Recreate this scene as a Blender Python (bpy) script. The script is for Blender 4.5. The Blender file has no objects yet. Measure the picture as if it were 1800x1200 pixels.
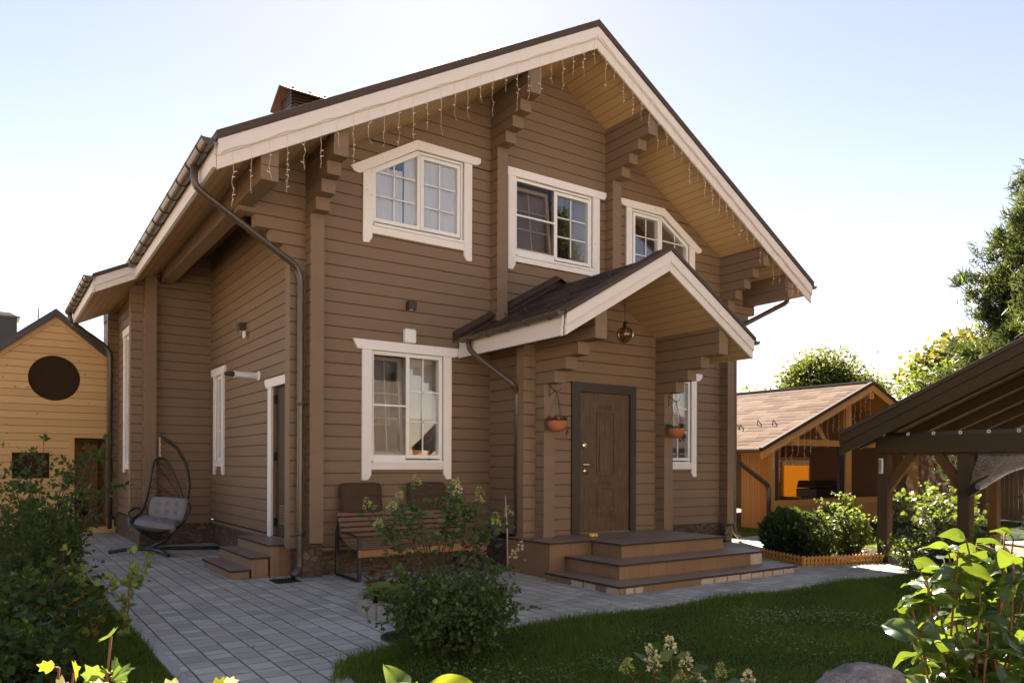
import bpy, math, random
import numpy as np
from mathutils import Vector, Matrix, noise

SC = bpy.context.scene
COL = SC.collection
rnd = random.Random(11)
R = math.radians

# ------------------------------------------------------------------ camera
YAW, ROLL = R(34.789), R(0.208)
CAM = Vector((-3.3332, -9.4549, 1.45))
_f = Vector((math.sin(YAW), math.cos(YAW), 0)); _r0 = Vector((math.cos(YAW), -math.sin(YAW), 0)); _u0 = Vector((0, 0, 1))
_r = _r0 * math.cos(ROLL) + _u0 * math.sin(ROLL); _u = _u0 * math.cos(ROLL) - _r0 * math.sin(ROLL)
cd = bpy.data.cameras.new('camera'); cam = bpy.data.objects.new('camera', cd); COL.objects.link(cam)
cam.matrix_world = Matrix(((_r.x, _u.x, -_f.x, CAM.x), (_r.y, _u.y, -_f.y, CAM.y), (_r.z, _u.z, -_f.z, CAM.z), (0, 0, 0, 1)))
cd.sensor_width = 36.0; cd.lens = 26.517; cd.shift_y = 0.11975; cd.clip_start = 0.05; cd.clip_end = 3000
SC.camera = cam

# ------------------------------------------------------------------ world, sun, exposure
AZ, EL = R(29.5), R(42.0)            # sun bearing from +y towards +x, and height
w = bpy.data.worlds.new("World"); SC.world = w; w.use_nodes = True
nt = w.node_tree; nt.nodes.clear()
sky = nt.nodes.new('ShaderNodeTexSky'); sky.sky_type = 'NISHITA'; sky.sun_disc = False
sky.sun_elevation = EL; sky.sun_rotation = AZ; sky.air_density = 1.0; sky.dust_density = 0.1; sky.ozone_density = 1.0
bg = nt.nodes.new('ShaderNodeBackground'); bg.inputs[1].default_value = 0.051
wo = nt.nodes.new('ShaderNodeOutputWorld')
haze_tint = nt.nodes.new('ShaderNodeMix'); haze_tint.data_type = 'RGBA'; haze_tint.blend_type = 'MULTIPLY'; haze_tint.inputs[0].default_value = 1.0
haze_tint.inputs[7].default_value = (1.0, 0.79, 0.655, 1)      # a hazy summer sky is less blue than the clean-air model
nt.links.new(sky.outputs[0], haze_tint.inputs[6]); nt.links.new(haze_tint.outputs[2], bg.inputs[0]); nt.links.new(bg.outputs[0], wo.inputs[0])
sl = bpy.data.lights.new('sun', 'SUN'); sl.energy = 5.0; sl.angle = R(0.53); sl.color = (1.0, 0.9, 0.74)
sun = bpy.data.objects.new('sun', sl); COL.objects.link(sun)
_s = Vector((math.sin(AZ) * math.cos(EL), math.cos(AZ) * math.cos(EL), math.sin(EL)))
sun.rotation_euler = _s.to_track_quat('Z', 'Y').to_euler()
sun.location = (0, 0, 30)
SC.view_settings.view_transform = 'Standard'; SC.view_settings.look = 'None'
SC.view_settings.exposure = 2.55; SC.view_settings.use_white_balance = True; SC.view_settings.white_balance_temperature = 6600; SC.view_settings.white_balance_tint = 18; SC.view_settings.gamma = 1.0; SC.view_settings.use_curve_mapping = False
SC.render.engine = 'CYCLES'
SC.cycles.max_bounces = 8; SC.cycles.transparent_max_bounces = 16; SC.cycles.diffuse_bounces = 4
SC.cycles.caustics_reflective = False; SC.cycles.caustics_refractive = False
SC.cycles.sample_clamp_indirect = 6.0
SC.cycles.use_denoising = True

# ------------------------------------------------------------------ material helpers
class NT:
    def __init__(s, name):
        s.m = bpy.data.materials.new(name); s.m.use_nodes = True; s.t = s.m.node_tree; s.t.nodes.clear()
        s.out = s.t.nodes.new('ShaderNodeOutputMaterial')
    def n(s, typ, **k):
        x = s.t.nodes.new('ShaderNode' + typ)
        for a, b in k.items():
            setattr(x, a, b)
        return x
    def l(s, a, b): s.t.links.new(a, b)
    def val(s, sock, v):
        if hasattr(v, 'is_output') or isinstance(v, bpy.types.NodeSocket): s.l(v, sock)
        else: sock.default_value = v
    def math(s, op, a, b=0.0, c=None):
        x = s.n('Math', operation=op); s.val(x.inputs[0], a); s.val(x.inputs[1], b)
        if c is not None: s.val(x.inputs[2], c)
        return x.outputs[0]
    def pos(s): return s.n('NewGeometry').outputs['Position']
    def xyz(s, v):
        x = s.n('SeparateXYZ'); s.l(v, x.inputs[0]); return x.outputs
    def mapv(s, v, scale=(1, 1, 1), loc=(0, 0, 0), rot=(0, 0, 0)):
        x = s.n('Mapping'); s.l(v, x.inputs[0]); x.inputs['Scale'].default_value = scale; x.inputs['Location'].default_value = loc
        x.inputs['Rotation'].default_value = rot; return x.outputs[0]
    def noise(s, v, scale=5, detail=3, rough=.5):
        x = s.n('TexNoise'); s.l(v, x.inputs['Vector']); x.inputs['Scale'].default_value = scale; x.inputs['Detail'].default_value = detail
        x.inputs['Roughness'].default_value = rough; return x.outputs['Fac']
    def ramp(s, f, stops):
        x = s.n('ValToRGB'); s.l(f, x.inputs[0]); e = x.color_ramp.elements
        while len(e) < len(stops): e.new(.5)
        for k, (p, c) in enumerate(stops):
            e[k].position = p; e[k].color = (c[0], c[1], c[2], 1) if isinstance(c, (tuple, list)) else (c, c, c, 1)
        return x.outputs[0]
    def mix(s, f, a, b, blend='MIX'):
        x = s.n('Mix', data_type='RGBA', blend_type=blend); s.val(x.inputs[0], f)
        for k, c in ((6, a), (7, b)):
            if isinstance(c, (tuple, list)): x.inputs[k].default_value = (c[0], c[1], c[2], 1)
            else: s.l(c, x.inputs[k])
        return x.outputs[2]
    def bump(s, h, strength=.3, dist=.01):
        x = s.n('Bump'); s.l(h, x.inputs['Height']); x.inputs['Strength'].default_value = strength; x.inputs['Distance'].default_value = dist
        return x.outputs[0]
    def bsdf(s, color, rough=.6, normal=None, metal=0, spec=.5, **k):
        b = s.n('BsdfPrincipled')
        if isinstance(color, (tuple, list)): b.inputs['Base Color'].default_value = (color[0], color[1], color[2], 1)
        else: s.l(color, b.inputs['Base Color'])
        s.val(b.inputs['Roughness'], rough); b.inputs['Metallic'].default_value = metal; b.inputs['Specular IOR Level'].default_value = spec
        if normal is not None: s.l(normal, b.inputs['Normal'])
        return b
    def schlick(s, f0):
        lw = s.n('LayerWeight'); lw.inputs[0].default_value = .5
        return s.math('ADD', f0, s.math('MULTIPLY', s.math('POWER', lw.outputs['Facing'], 4.0), 1 - f0))
    def fin(s, sh): s.l(sh, s.out.inputs[0]); return s.m

def rand_island(N): return N.n('NewGeometry').outputs['Random Per Island']

def m_paintwood(name, col, var=.18, rough=.6, stretch=(2, 2, 14), spec=.22, knots=0.0):
    N = NT(name); p = N.pos()
    g = N.noise(N.mapv(p, stretch), 6, 4, .6)
    big = N.noise(p, 1.3, 3, .6)
    isl = rand_island(N)
    c = N.mix(N.math('MULTIPLY', g, var * 2), col, tuple(x * (1 - var) for x in col))
    c = N.mix(N.math('MULTIPLY', big, .45), c, tuple(x * .82 for x in col))
    c = N.mix(N.math('MULTIPLY', isl, .34), c, tuple(x * .74 for x in col))
    if knots:
        v = N.n('TexVoronoi'); N.l(N.mapv(p, (3.2, 3.2, 6.5)), v.inputs['Vector']); v.inputs['Scale'].default_value = 1.0
        k = N.ramp(v.outputs['Distance'], [(0.0, 1.0), (.07, .8), (.13, 0)])
        c = N.mix(N.math('MULTIPLY', k, knots), c, (.22, .1, .04))
    crk = N.ramp(N.noise(N.mapv(p, tuple(x * .6 if x < 6 else x * 1.6 for x in stretch)), 5, 2, .5), [(.66, 0), (.74, .45)])
    c = N.mix(crk, c, tuple(x * .6 for x in col))
    b = N.bsdf(c, rough, N.bump(g, .25, .004), spec=spec)
    return N.fin(b.outputs[0])

def m_boards(name, col, axis, pitch, dark=.35, var=.25, knots=0.0, rough=.6, grain_axis=0, gap=.05):
    """boards laid side by side along world axis `axis` (0 x, 1 y, 2 z)"""
    N = NT(name); p = N.pos(); X = N.xyz(p)
    q = N.math('DIVIDE', X[axis], pitch)
    fr = N.math('FRACT', q); fl = N.math('FLOOR', q)
    line = N.math('LESS_THAN', fr, gap)
    wn = N.n('TexWhiteNoise', noise_dimensions='1D'); N.l(fl, wn.inputs['W'])
    st = [9, 9, 9]; st[grain_axis] = 1.0
    off = N.n('CombineXYZ'); N.l(N.math('MULTIPLY', wn.outputs['Value'], 37.0), off.inputs[grain_axis])
    pv = N.n('VectorMath', operation='ADD'); N.l(p, pv.inputs[0]); N.l(off.outputs[0], pv.inputs[1])
    g = N.noise(N.mapv(pv.outputs[0], st), 5, 4, .6)
    c = N.mix(N.math('MULTIPLY', wn.outputs['Value'], var), col, tuple(x * .6 for x in col))
    c = N.mix(N.math('MULTIPLY', g, .35), c, tuple(x * .72 for x in col))
    if knots:
        sc = [7.5, 7.5, 7.5]; sc[grain_axis] = 4.2
        v = N.n('TexVoronoi'); N.l(N.mapv(pv.outputs[0], sc), v.inputs['Vector']); v.inputs['Scale'].default_value = 1.0
        k = N.ramp(v.outputs['Distance'], [(0.0, 1.0), (.07, .9), (.125, 0)])
        c = N.mix(N.math('MULTIPLY', k, knots), c, (.16, .07, .025))
    c = N.mix(line, c, tuple(x * dark for x in col))
    h = N.math('ADD', N.math('MULTIPLY', N.math('SUBTRACT', 1.0, line), 1.0), N.math('MULTIPLY', g, .15))
    b = N.bsdf(c, rough, N.bump(h, .5, .008), spec=.3)
    return N.fin(b.outputs[0])

def m_plain(name, col, rough=.5, metal=0, spec=.5, var=.1, scale=8, bump=0.0):
    N = NT(name); g = N.noise(N.pos(), scale, 4, .6)
    c = N.mix(g, col, tuple(x * (1 - var) for x in col))
    nrm = N.bump(g, bump, .01) if bump else None
    return N.fin(N.bsdf(c, rough, nrm, metal, spec).outputs[0])

def m_glass(name, ior=.13, tint=(1, 1, 1)):
    N = NT(name); fr = N.schlick(ior)
    g = N.n('BsdfGlossy'); g.inputs['Roughness'].default_value = 0.008
    wob = N.noise(N.pos(), 1.6, 1, .4); N.l(N.bump(wob, .015, .05), g.inputs['Normal'])
    t = N.n('BsdfTransparent'); t.inputs[0].default_value = (*tint, 1)
    mx = N.n('MixShader'); N.l(fr, mx.inputs[0]); N.l(t.outputs[0], mx.inputs[1]); N.l(g.outputs[0], mx.inputs[2])
    return N.fin(mx.outputs[0])

def m_leaf(name, c1, c2, trans=(.35, .5, .06), tf=.4, rough=.45, vein=False, spec=.4):
    N = NT(name); isl = rand_island(N)
    c = N.mix(isl, c1, c2)
    g = N.noise(N.pos(), 40, 2, .5)
    c = N.mix(N.math('MULTIPLY', g, .3), c, tuple(x * .6 for x in c1))
    b = N.bsdf(c, rough, spec=spec)
    t = N.n('BsdfTranslucent'); tc = N.mix(isl, trans, tuple(x * .7 for x in trans)); N.l(tc, t.inputs[0])
    mx = N.n('MixShader'); mx.inputs[0].default_value = tf; N.l(b.outputs[0], mx.inputs[1]); N.l(t.outputs[0], mx.inputs[2])
    return N.fin(mx.outputs[0])

M = {}
BR = (.225, .148, .095)
M['log'] = m_paintwood('brown_painted_log', BR, .20, .58, (2, 2, 34), spec=.25)
M['log_end'] = m_paintwood('brown_painted_log_end', (.275, .182, .116), .14, .6, (9, 9, 3))
M['soffit'] = m_boards('oiled_soffit_boards', (.60, .39, .20), 0, .125, .3, .25, 0, .55, 1, .06)
M['beam'] = m_paintwood('brown_beam', BR, .16, .55, (14, 2, 14))
M['trim'] = m_paintwood('cream_painted_trim', (.84, .785, .77), .05, .55, (10, 10, 3), .35, knots=.22)
M['barge'] = m_paintwood('cream_barge_board', (.73, .665, .64), .10, .6, (5, 5, 18), .3, knots=.12)
M['metal'] = m_plain('brown_sheet_metal', (.07, .048, .038), .6, .0, .25, .15)
M['gutter'] = m_plain('brown_gutter_metal', (.075, .05, .036), .3, .0, .6, .2)
M['white'] = m_plain('white_plastic', (.78, .77, .76), .4, 0, .5, .05)
M['black'] = m_plain('black_metal', (.018, .017, .016), .4, 0, .5, .2)
M['dark'] = m_plain('dark_interior', (.05, .04, .032), .9, 0, .1, .2)
M['glass'] = m_glass('window_glass')
M['screen'] = m_glass('insect_screen', .02, (.74, .70, .67))
M['curtain'] = m_plain('pale_curtain', (.64, .655, .69), .9, 0, .1, .15, 3)
M['blind'] = m_plain('grey_blind', (.50, .48, .44), .9, 0, .1, .12, 3)
M['chrome'] = m_plain('brass_hardware', (.75, .6, .4), .25, 1, .5, .1)

def m_shingle(name, base, alt, dx=.33, dz=.145, ax=0):
    N = NT(name); p = N.pos(); X = N.xyz(p)
    row = N.math('DIVIDE', X[2], dz * .5); fl = N.math('FLOOR', row); fr = N.math('FRACT', row)
    u = N.math('ADD', N.math('DIVIDE', X[1 - ax], dx), N.math('MULTIPLY', fl, .37))
    cell = N.math('FLOOR', u); cf = N.math('FRACT', u)
    cv = N.n('CombineXYZ'); N.l(cell, cv.inputs[0]); N.l(fl, cv.inputs[1])
    wn = N.n('TexWhiteNoise', noise_dimensions='2D'); N.l(cv.outputs[0], wn.inputs['Vector'])
    c = N.mix(wn.outputs['Value'], base, alt)
    g = N.noise(p, 60, 3, .7)
    c = N.mix(N.math('MULTIPLY', g, .4), c, tuple(x * .55 for x in base))
    thick = N.math('GREATER_THAN', wn.outputs['Value'], .45)
    line = N.math('MULTIPLY', N.math('LESS_THAN', fr, .2), N.math('ADD', N.math('MULTIPLY', thick, .7), .3))
    c = N.mix(line, c, tuple(x * .16 for x in base))
    vl = N.math('LESS_THAN', cf, .05)
    c = N.mix(N.math('MULTIPLY', vl, .6), c, tuple(x * .4 for x in base))
    h = N.math('SUBTRACT', 1.0, fr)
    b = N.bsdf(c, .95, N.bump(h, .9, .015), spec=.03)
    return N.fin(b.outputs[0])
M['shingle'] = m_shingle('brown_roof_shingle', (.115, .078, .058), (.065, .045, .036))
M['shingle_tan'] = m_shingle('tan_roof_shingle', (.165, .122, .092), (.09, .064, .047), .5, .17)

def m_paver():
    """courses 0.18 m wide along y, each 0.72 m run cut into 3, 4 or 5 stones"""
    N = NT('grey_concrete_pavers'); p = N.pos()
    wob = N.n('VectorMath', operation='ADD'); N.l(p, wob.inputs[0]); nz = N.n('TexNoise'); nz.inputs['Scale'].default_value = 9; N.l(p, nz.inputs['Vector'])
    sc = N.n('VectorMath', operation='SCALE'); N.l(nz.outputs['Color'], sc.inputs[0]); sc.inputs['Scale'].default_value = .012; N.l(sc.outputs[0], wob.inputs[1])
    X = N.xyz(wob.outputs[0])
    q = N.math('DIVIDE', X[0], .18); row = N.math('FLOOR', q); fr = N.math('FRACT', q)
    u = N.math('DIVIDE', N.math('ADD', X[1], N.math('MULTIPLY', row, .313)), .72); cell = N.math('FLOOR', u)
    def wn(a, b):
        c = N.n('CombineXYZ'); N.l(a, c.inputs[0]); N.l(b, c.inputs[1]); w_ = N.n('TexWhiteNoise', noise_dimensions='2D'); N.l(c.outputs[0], w_.inputs['Vector']); return w_.outputs['Value']
    n = N.math('ADD', 3.0, N.math('FLOOR', N.math('MULTIPLY', wn(row, cell), 2.999)))
    v = N.math('MULTIPLY', N.math('FRACT', u), n); stone = N.math('FLOOR', v); fv = N.math('FRACT', v)
    du = N.math('MULTIPLY', N.math('MINIMUM', fv, N.math('SUBTRACT', 1.0, fv)), N.math('DIVIDE', .72, n))
    dv = N.math('MULTIPLY', N.math('MINIMUM', fr, N.math('SUBTRACT', 1.0, fr)), .18)
    d = N.math('MINIMUM', du, N.math('MULTIPLY', dv, .8))
    mort = N.ramp(d, [(0.0, 1.0), (.0035, .9), (.0065, 0.0)]); edge = N.ramp(d, [(.005, 1.0), (.016, 0.0)])
    rv = wn(row, N.math('ADD', N.math('MULTIPLY', cell, 7.0), stone))
    tone = N.noise(p, 9, 4, .6); fine = N.noise(p, 120, 3, .7); big = N.noise(p, .8, 3, .6)
    c = N.ramp(rv, [(0, (.31, .29, .235)), (.5, (.455, .43, .35)), (1, (.66, .62, .51))])
    c = N.mix(N.math('MULTIPLY', tone, .6), c, (.27, .255, .22))
    c = N.mix(N.math('MULTIPLY', fine, .35), c, (.60, .57, .50))
    c = N.mix(N.ramp(big, [(.4, 0), (.75, .5)]), c, (.25, .235, .20))
    c = N.mix(N.ramp(N.noise(p, 3.0, 5, .65), [(.56, 0), (.72, .5)]), c, (.66, .63, .56))
    c = N.mix(N.math('MULTIPLY', edge, .30), c, (.70, .67, .60))
    jd = N.ramp(N.noise(p, 2.2, 4, .6), [(.4, 0), (.65, 1)]); jm = N.ramp(N.noise(p, 6, 3, .6), [(.6, 0), (.7, 1)])
    jc = N.mix(jm, N.mix(jd, (.09, .082, .066), (.24, .225, .175)), (.05, .07, .025))
    c = N.mix(mort, c, jc)
    hh = N.math('ADD', N.math('ADD', N.math('MULTIPLY', N.math('SUBTRACT', 1.0, mort), 1.0), N.math('MULTIPLY', tone, .35)), N.math('MULTIPLY', rv, .25))
    return N.fin(N.bsdf(c, .8, N.bump(hh, .9, .012), spec=.3).outputs[0])
M['paver'] = m_paver()
M['kerb'] = m_plain('concrete_kerb', (.46, .44, .41), .85, 0, .3, .35, 14, .3)
M['soil'] = m_plain('dark_soil', (.045, .03, .02), .95, 0, .1, .6, 30, .8)
M['lawn'] = m_plain('lawn_base', (.022, .045, .010), .9, 0, .1, .5, 25, .6)
M['ground'] = m_plain('ground_base', (.34, .29, .19), .95, 0, .1, .35, 3, .5)

def m_stone():
    N = NT('flagstone_plinth'); p = N.pos()
    sw = N.mapv(p, (1, 1, 1.8))
    v = N.n('TexVoronoi'); N.l(sw, v.inputs['Vector']); v.inputs['Scale'].default_value = 7.5; v.feature = 'DISTANCE_TO_EDGE'
    v2 = N.n('TexVoronoi'); N.l(sw, v2.inputs['Vector']); v2.inputs['Scale'].default_value = 7.5
    c = N.ramp(N.xyz(v2.outputs['Color'])[0], [(0, (.09, .056, .034)), (.5, (.14, .09, .056)), (1, (.21, .145, .095))])
    g = N.noise(p, 22, 4, .6); c = N.mix(N.math('MULTIPLY', g, .6), c, (.08, .05, .03))
    mo = N.ramp(v.outputs['Distance'], [(0, 1), (.035, 1), (.06, 0)])
    c = N.mix(mo, c, (.055, .042, .033))
    return N.fin(N.bsdf(c, .75, N.bump(N.math('SUBTRACT', g, mo), .8, .015), spec=.35).outputs[0])
M['stone'] = m_stone()

def m_tile(name, col, joints):
    N = NT(name); p = N.pos(); X = N.xyz(p)
    g = N.noise(N.mapv(p, (3, 3, 12)), 5, 4, .6)
    c = N.mix(g, col, tuple(x * .62 for x in col))
    if joints:
        s = N.math('ADD', X[0], X[1]); fr = N.math('FRACT', N.math('DIVIDE', s, joints)); fl = N.math('FLOOR', N.math('DIVIDE', s, joints))
        wn = N.n('TexWhiteNoise', noise_dimensions='1D'); N.l(fl, wn.inputs['W'])
        c = N.mix(N.math('MULTIPLY', wn.outputs['Value'], .5), c, tuple(x * .6 for x in col))
        c = N.mix(N.math('LESS_THAN', fr, .014), c, (.05, .035, .025))
    return N.fin(N.bsdf(c, .42, N.bump(g, .15, .004), spec=.45).outputs[0])
M['tile'] = m_tile('brown_riser_tile', (.285, .165, .088), .31)
M['tread'] = m_tile('grey_brown_tread_tile', (.30, .225, .17), .6)
M['nosing'] = m_plain('dark_nosing', (.06, .042, .033), .8, 0, .1)
M['render'] = m_plain('bare_masonry', (.60, .49, .39), .9, 0, .2, .55, 16, .6)

def m_doorwood():
    N = NT('walnut_door'); p = N.pos()
    g = N.noise(N.mapv(p, (12, 12, 1.3)), 3.2, 6, .65); b = N.noise(p, 4, 4, .6)
    c = N.ramp(g, [(.25, (.042, .024, .011)), (.5, (.090, .052, .026)), (.75, (.15, .092, .048))])
    c = N.mix(N.ramp(b, [(.5, 0), (.75, .6)]), c, (.055, .028, .015))
    return N.fin(N.bsdf(c, .45, N.bump(g, .3, .004), spec=.4).outputs[0])
M['doorwood'] = m_doorwood()
M['doorframe'] = m_plain('dark_brown_door_frame', (.035, .024, .017), .45)
M['pine'] = m_boards('knotty_pine_cladding', (.62, .38, .165), 2, .145, .22, .42, .85, .6, 0, .065)
M['pine_plain'] = m_paintwood('raw_pine_timber', (.60, .36, .15), .2, .6, (12, 12, 2), .3, knots=.5)
M['larch_v'] = m_boards('oiled_vertical_boards', (.46, .235, .075), 0, .095, .3, .3, .3, .55, 2, .09)
M['larch_vy'] = m_boards('oiled_vertical_boards_side', (.52, .28, .10), 1, .075, .3, .3, .3, .55, 2, .09)
M['larch'] = m_paintwood('oiled_larch_beam', (.50, .235, .065), .2, .6, (5, 5, 12), .12, knots=.4)
M['perg'] = m_paintwood('dark_olive_brown_timber', (.062, .042, .022), .2, .6, (5, 5, 12), .2)
M['perg_in'] = m_paintwood('oiled_inner_timber', (.12, .058, .022), .25, .6, (12, 12, 3), .15)
M['fence'] = m_boards('brown_fence_boards', (.16, .085, .050), 0, .11, .3, .4, 0, .8, 2, .1)
M['darkroof'] = m_plain('dark_grey_roof_metal', (.035, .034, .035), .45)
M['terracotta'] = m_plain('terracotta', (.46, .155, .07), .7, 0, .3, .3, 20)
M['cushion'] = m_plain('grey_cushion_fabric', (.25, .243, .255), .95, 0, .1, .2, 60, .2)
M['pad'] = m_plain('dark_brown_cushion_fabric', (.085, .055, .036), .95, 0, .1, .3, 60, .2)
M['slat'] = m_paintwood('brown_bench_slat', (.20, .115, .078), .2, .5, (3, 12, 12))
M['slat_front'] = m_paintwood('oiled_bench_rail', (.36, .17, .06), .2, .45, (3, 12, 12))
M['cord'] = m_plain('light_string_cord', (.62, .52, .42), .5, 0, .4, .1)
M['bulb'] = m_plain('clear_led_tip', (.9, .85, .75), .2)
M['yellow'] = m_plain('yellow_rubber', (.85, .52, .03), .4)
def m_rock():
    N = NT('grey_boulder'); p = N.pos(); a = N.noise(p, 6, 6, .7); b = N.noise(p, 38, 4, .7)
    c = N.ramp(a, [(.3, (.10, .085, .075)), (.5, (.25, .22, .20)), (.7, (.40, .36, .33))]); c = N.mix(N.ramp(b, [(.45, 0), (.7, .8)]), c, (.13, .11, .10)); c = N.mix(N.ramp(N.noise(p, 14, 3, .6), [(.58, 0), (.66, .7)]), c, (.34, .33, .25))
    h = N.math('ADD', N.math('MULTIPLY', a, 1.0), N.math('MULTIPLY', b, .4)); return N.fin(N.bsdf(c, .9, N.bump(h, 1.0, .03), spec=.25).outputs[0])
M['rock'] = m_rock()
M['block'] = m_plain('tumbled_concrete_block', (.40, .375, .33), .9, 0, .3, .5, 18, .6)
M['amber'] = m_plain('orange_lampshade', (.8, .35, .06), .7)

def m_pvc():
    N = NT('clear_pvc_film'); fr = N.schlick(.05)
    g = N.n('BsdfGlossy'); g.inputs['Roughness'].default_value = .06
    wob = N.noise(N.pos(), 6, 2, .5); nb = N.bump(wob, .3, .05); N.l(nb, g.inputs['Normal'])
    t = N.n('BsdfTransparent'); t.inputs[0].default_value = (.93, .92, .9, 1)
    d = N.n('BsdfDiffuse'); d.inputs[0].default_value = (.7, .66, .6, 1)
    tl = N.n('BsdfTranslucent'); tl.inputs[0].default_value = (.75, .7, .62, 1)
    dm = N.n('MixShader'); dm.inputs[0].default_value = .5; N.l(d.outputs[0], dm.inputs[1]); N.l(tl.outputs[0], dm.inputs[2])
    dust = N.ramp(N.noise(N.mapv(N.pos(), (6, 6, 2)), 7, 5, .75), [(.5, .0), (.85, .12)])
    m1 = N.n('MixShader'); N.l(dust, m1.inputs[0]); N.l(t.outputs[0], m1.inputs[1]); N.l(dm.outputs[0], m1.inputs[2])
    m2 = N.n('MixShader'); N.l(fr, m2.inputs[0]); N.l(m1.outputs[0], m2.inputs[1]); N.l(g.outputs[0], m2.inputs[2])
    return N.fin(m2.outputs[0])
M['pvc'] = m_pvc()
def m_fold():
    N = NT('crumpled_clear_film'); g = N.n('BsdfGlossy'); g.inputs['Roughness'].default_value = .12; g.inputs[0].default_value = (.9, .9, .9, 1)
    n1 = N.noise(N.mapv(N.pos(), (3, 8, 22)), 4, 3, .6); N.l(N.bump(n1, 1.0, .06), g.inputs['Normal']); t = N.n('BsdfTransparent'); t.inputs[0].default_value = (.8, .78, .74, 1); d = N.n('BsdfTranslucent'); d.inputs[0].default_value = (.8, .78, .75, 1)
    m1 = N.n('MixShader'); m1.inputs[0].default_value = .3; N.l(t.outputs[0], m1.inputs[1]); N.l(d.outputs[0], m1.inputs[2]); m2 = N.n('MixShader'); N.l(N.ramp(n1, [(.4, .15), (.65, .65)]), m2.inputs[0]); N.l(m1.outputs[0], m2.inputs[1]); N.l(g.outputs[0], m2.inputs[2]); return N.fin(m2.outputs[0])
M['pvc_fold'] = m_fold()

def m_cloth():
    N = NT('orange_backlit_blind'); d = N.n('BsdfDiffuse'); d.inputs[0].default_value = (.62, .36, .08, 1)
    t = N.n('BsdfTranslucent'); t.inputs[0].default_value = (.9, .36, .03, 1)
    p = N.xyz(N.pos()); fr = N.math('FRACT', N.math('DIVIDE', p[0], .09)); ln = N.math('LESS_THAN', fr, .1)
    m = N.n('MixShader'); m.inputs[0].default_value = .55; N.l(d.outputs[0], m.inputs[1]); N.l(t.outputs[0], m.inputs[2])
    N.l(N.mix(ln, (.62, .36, .07), (.40, .21, .04)), t.inputs[0])
    return N.fin(m.outputs[0])
M['blind_orange'] = m_cloth()

M['bark'] = m_plain('bark', (.10, .065, .04), .9, 0, .2, .5, 12, .8)
M['stem'] = m_plain('woody_stem', (.085, .06, .035), .8, 0, .2, .4, 30)
M['stem_red'] = m_plain('reddish_twig', (.19, .07, .03), .6, 0, .3, .3, 30)
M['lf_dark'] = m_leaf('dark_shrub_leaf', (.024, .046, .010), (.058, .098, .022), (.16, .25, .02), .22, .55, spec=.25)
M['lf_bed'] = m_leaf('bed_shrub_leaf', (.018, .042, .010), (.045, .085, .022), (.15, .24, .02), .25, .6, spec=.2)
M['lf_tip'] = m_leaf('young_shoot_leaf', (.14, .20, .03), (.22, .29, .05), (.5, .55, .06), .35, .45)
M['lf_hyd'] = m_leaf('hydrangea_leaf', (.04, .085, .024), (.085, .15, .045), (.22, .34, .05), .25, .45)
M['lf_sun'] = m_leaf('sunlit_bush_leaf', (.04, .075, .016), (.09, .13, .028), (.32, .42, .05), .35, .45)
M['lf_tree'] = m_leaf('tree_leaf', (.035, .058, .014), (.075, .10, .024), (.26, .31, .04), .35, .5)
M['lf_gold'] = m_leaf('yellowing_leaf', (.085, .08, .015), (.15, .105, .022), (.38, .30, .04), .35, .5)
M['lf_pine'] = m_leaf('pine_needles', (.022, .040, .014), (.05, .07, .022), (.16, .21, .04), .25, .5)
M['lf_thuja'] = m_leaf('conifer_ball_foliage', (.018, .042, .010), (.04, .08, .018), (.2, .3, .03), .25, .6)
M['lf_lilac'] = m_leaf('broad_backlit_leaf', (.022, .046, .012), (.045, .085, .02), (.30, .42, .03), .26, .22, spec=.8)
M['lf_var'] = m_leaf('variegated_leaf', (.52, .50, .36), (.75, .72, .58), (.7, .72, .3), .35, .4)
M['lf_yellow'] = m_leaf('yellow_green_leaf', (.11, .16, .02), (.17, .22, .03), (.60, .66, .03), .4, .35)
M['lf_hosta'] = m_leaf('hosta_leaf', (.10, .17, .035), (.16, .24, .05), (.35, .5, .06), .3, .4)
M['lf_heuch'] = m_leaf('bronze_leaf', (.10, .05, .025), (.16, .085, .035), (.4, .2, .06), .25, .5)
M['fl_cream'] = m_leaf('cream_flower', (.62, .55, .30), (.78, .72, .46), (.6, .55, .25), .25, .7)
M['fl_green'] = m_leaf('greenish_flower', (.33, .36, .10), (.48, .46, .16), (.5, .5, .12), .25, .7)
M['fl_pink'] = m_leaf('pink_flower', (.50, .20, .24), (.62, .30, .34), (.5, .2, .2), .25, .7)
def m_turf(name, c1, c2, dry, trans, tf):
    N = NT(name); isl = rand_island(N); p = N.pos(); c = N.mix(isl, c1, c2)
    c = N.mix(N.ramp(N.noise(p, 1.1, 4, .65), [(.42, 0), (.72, .75)]), c, dry)
    c = N.mix(N.ramp(N.noise(p, 5, 3, .6), [(.4, 0), (.7, .5)]), c, tuple(x * .5 for x in c1))
    b = N.bsdf(c, .6, spec=.2); t = N.n('BsdfTranslucent'); t.inputs[0].default_value = (*trans, 1); mx = N.n('MixShader'); mx.inputs[0].default_value = tf; N.l(b.outputs[0], mx.inputs[1]); N.l(t.outputs[0], mx.inputs[2]); return N.fin(mx.outputs[0])
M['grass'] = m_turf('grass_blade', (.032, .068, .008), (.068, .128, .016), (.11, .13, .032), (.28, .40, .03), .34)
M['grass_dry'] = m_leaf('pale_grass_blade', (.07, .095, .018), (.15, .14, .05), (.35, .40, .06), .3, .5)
M['grass_sun'] = m_leaf('sunlit_grass_blade', (.07, .13, .014), (.11, .17, .02), (.45, .6, .04), .4, .5)  # brighter copy of the lawn grass, sunlight put into its colour

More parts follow.
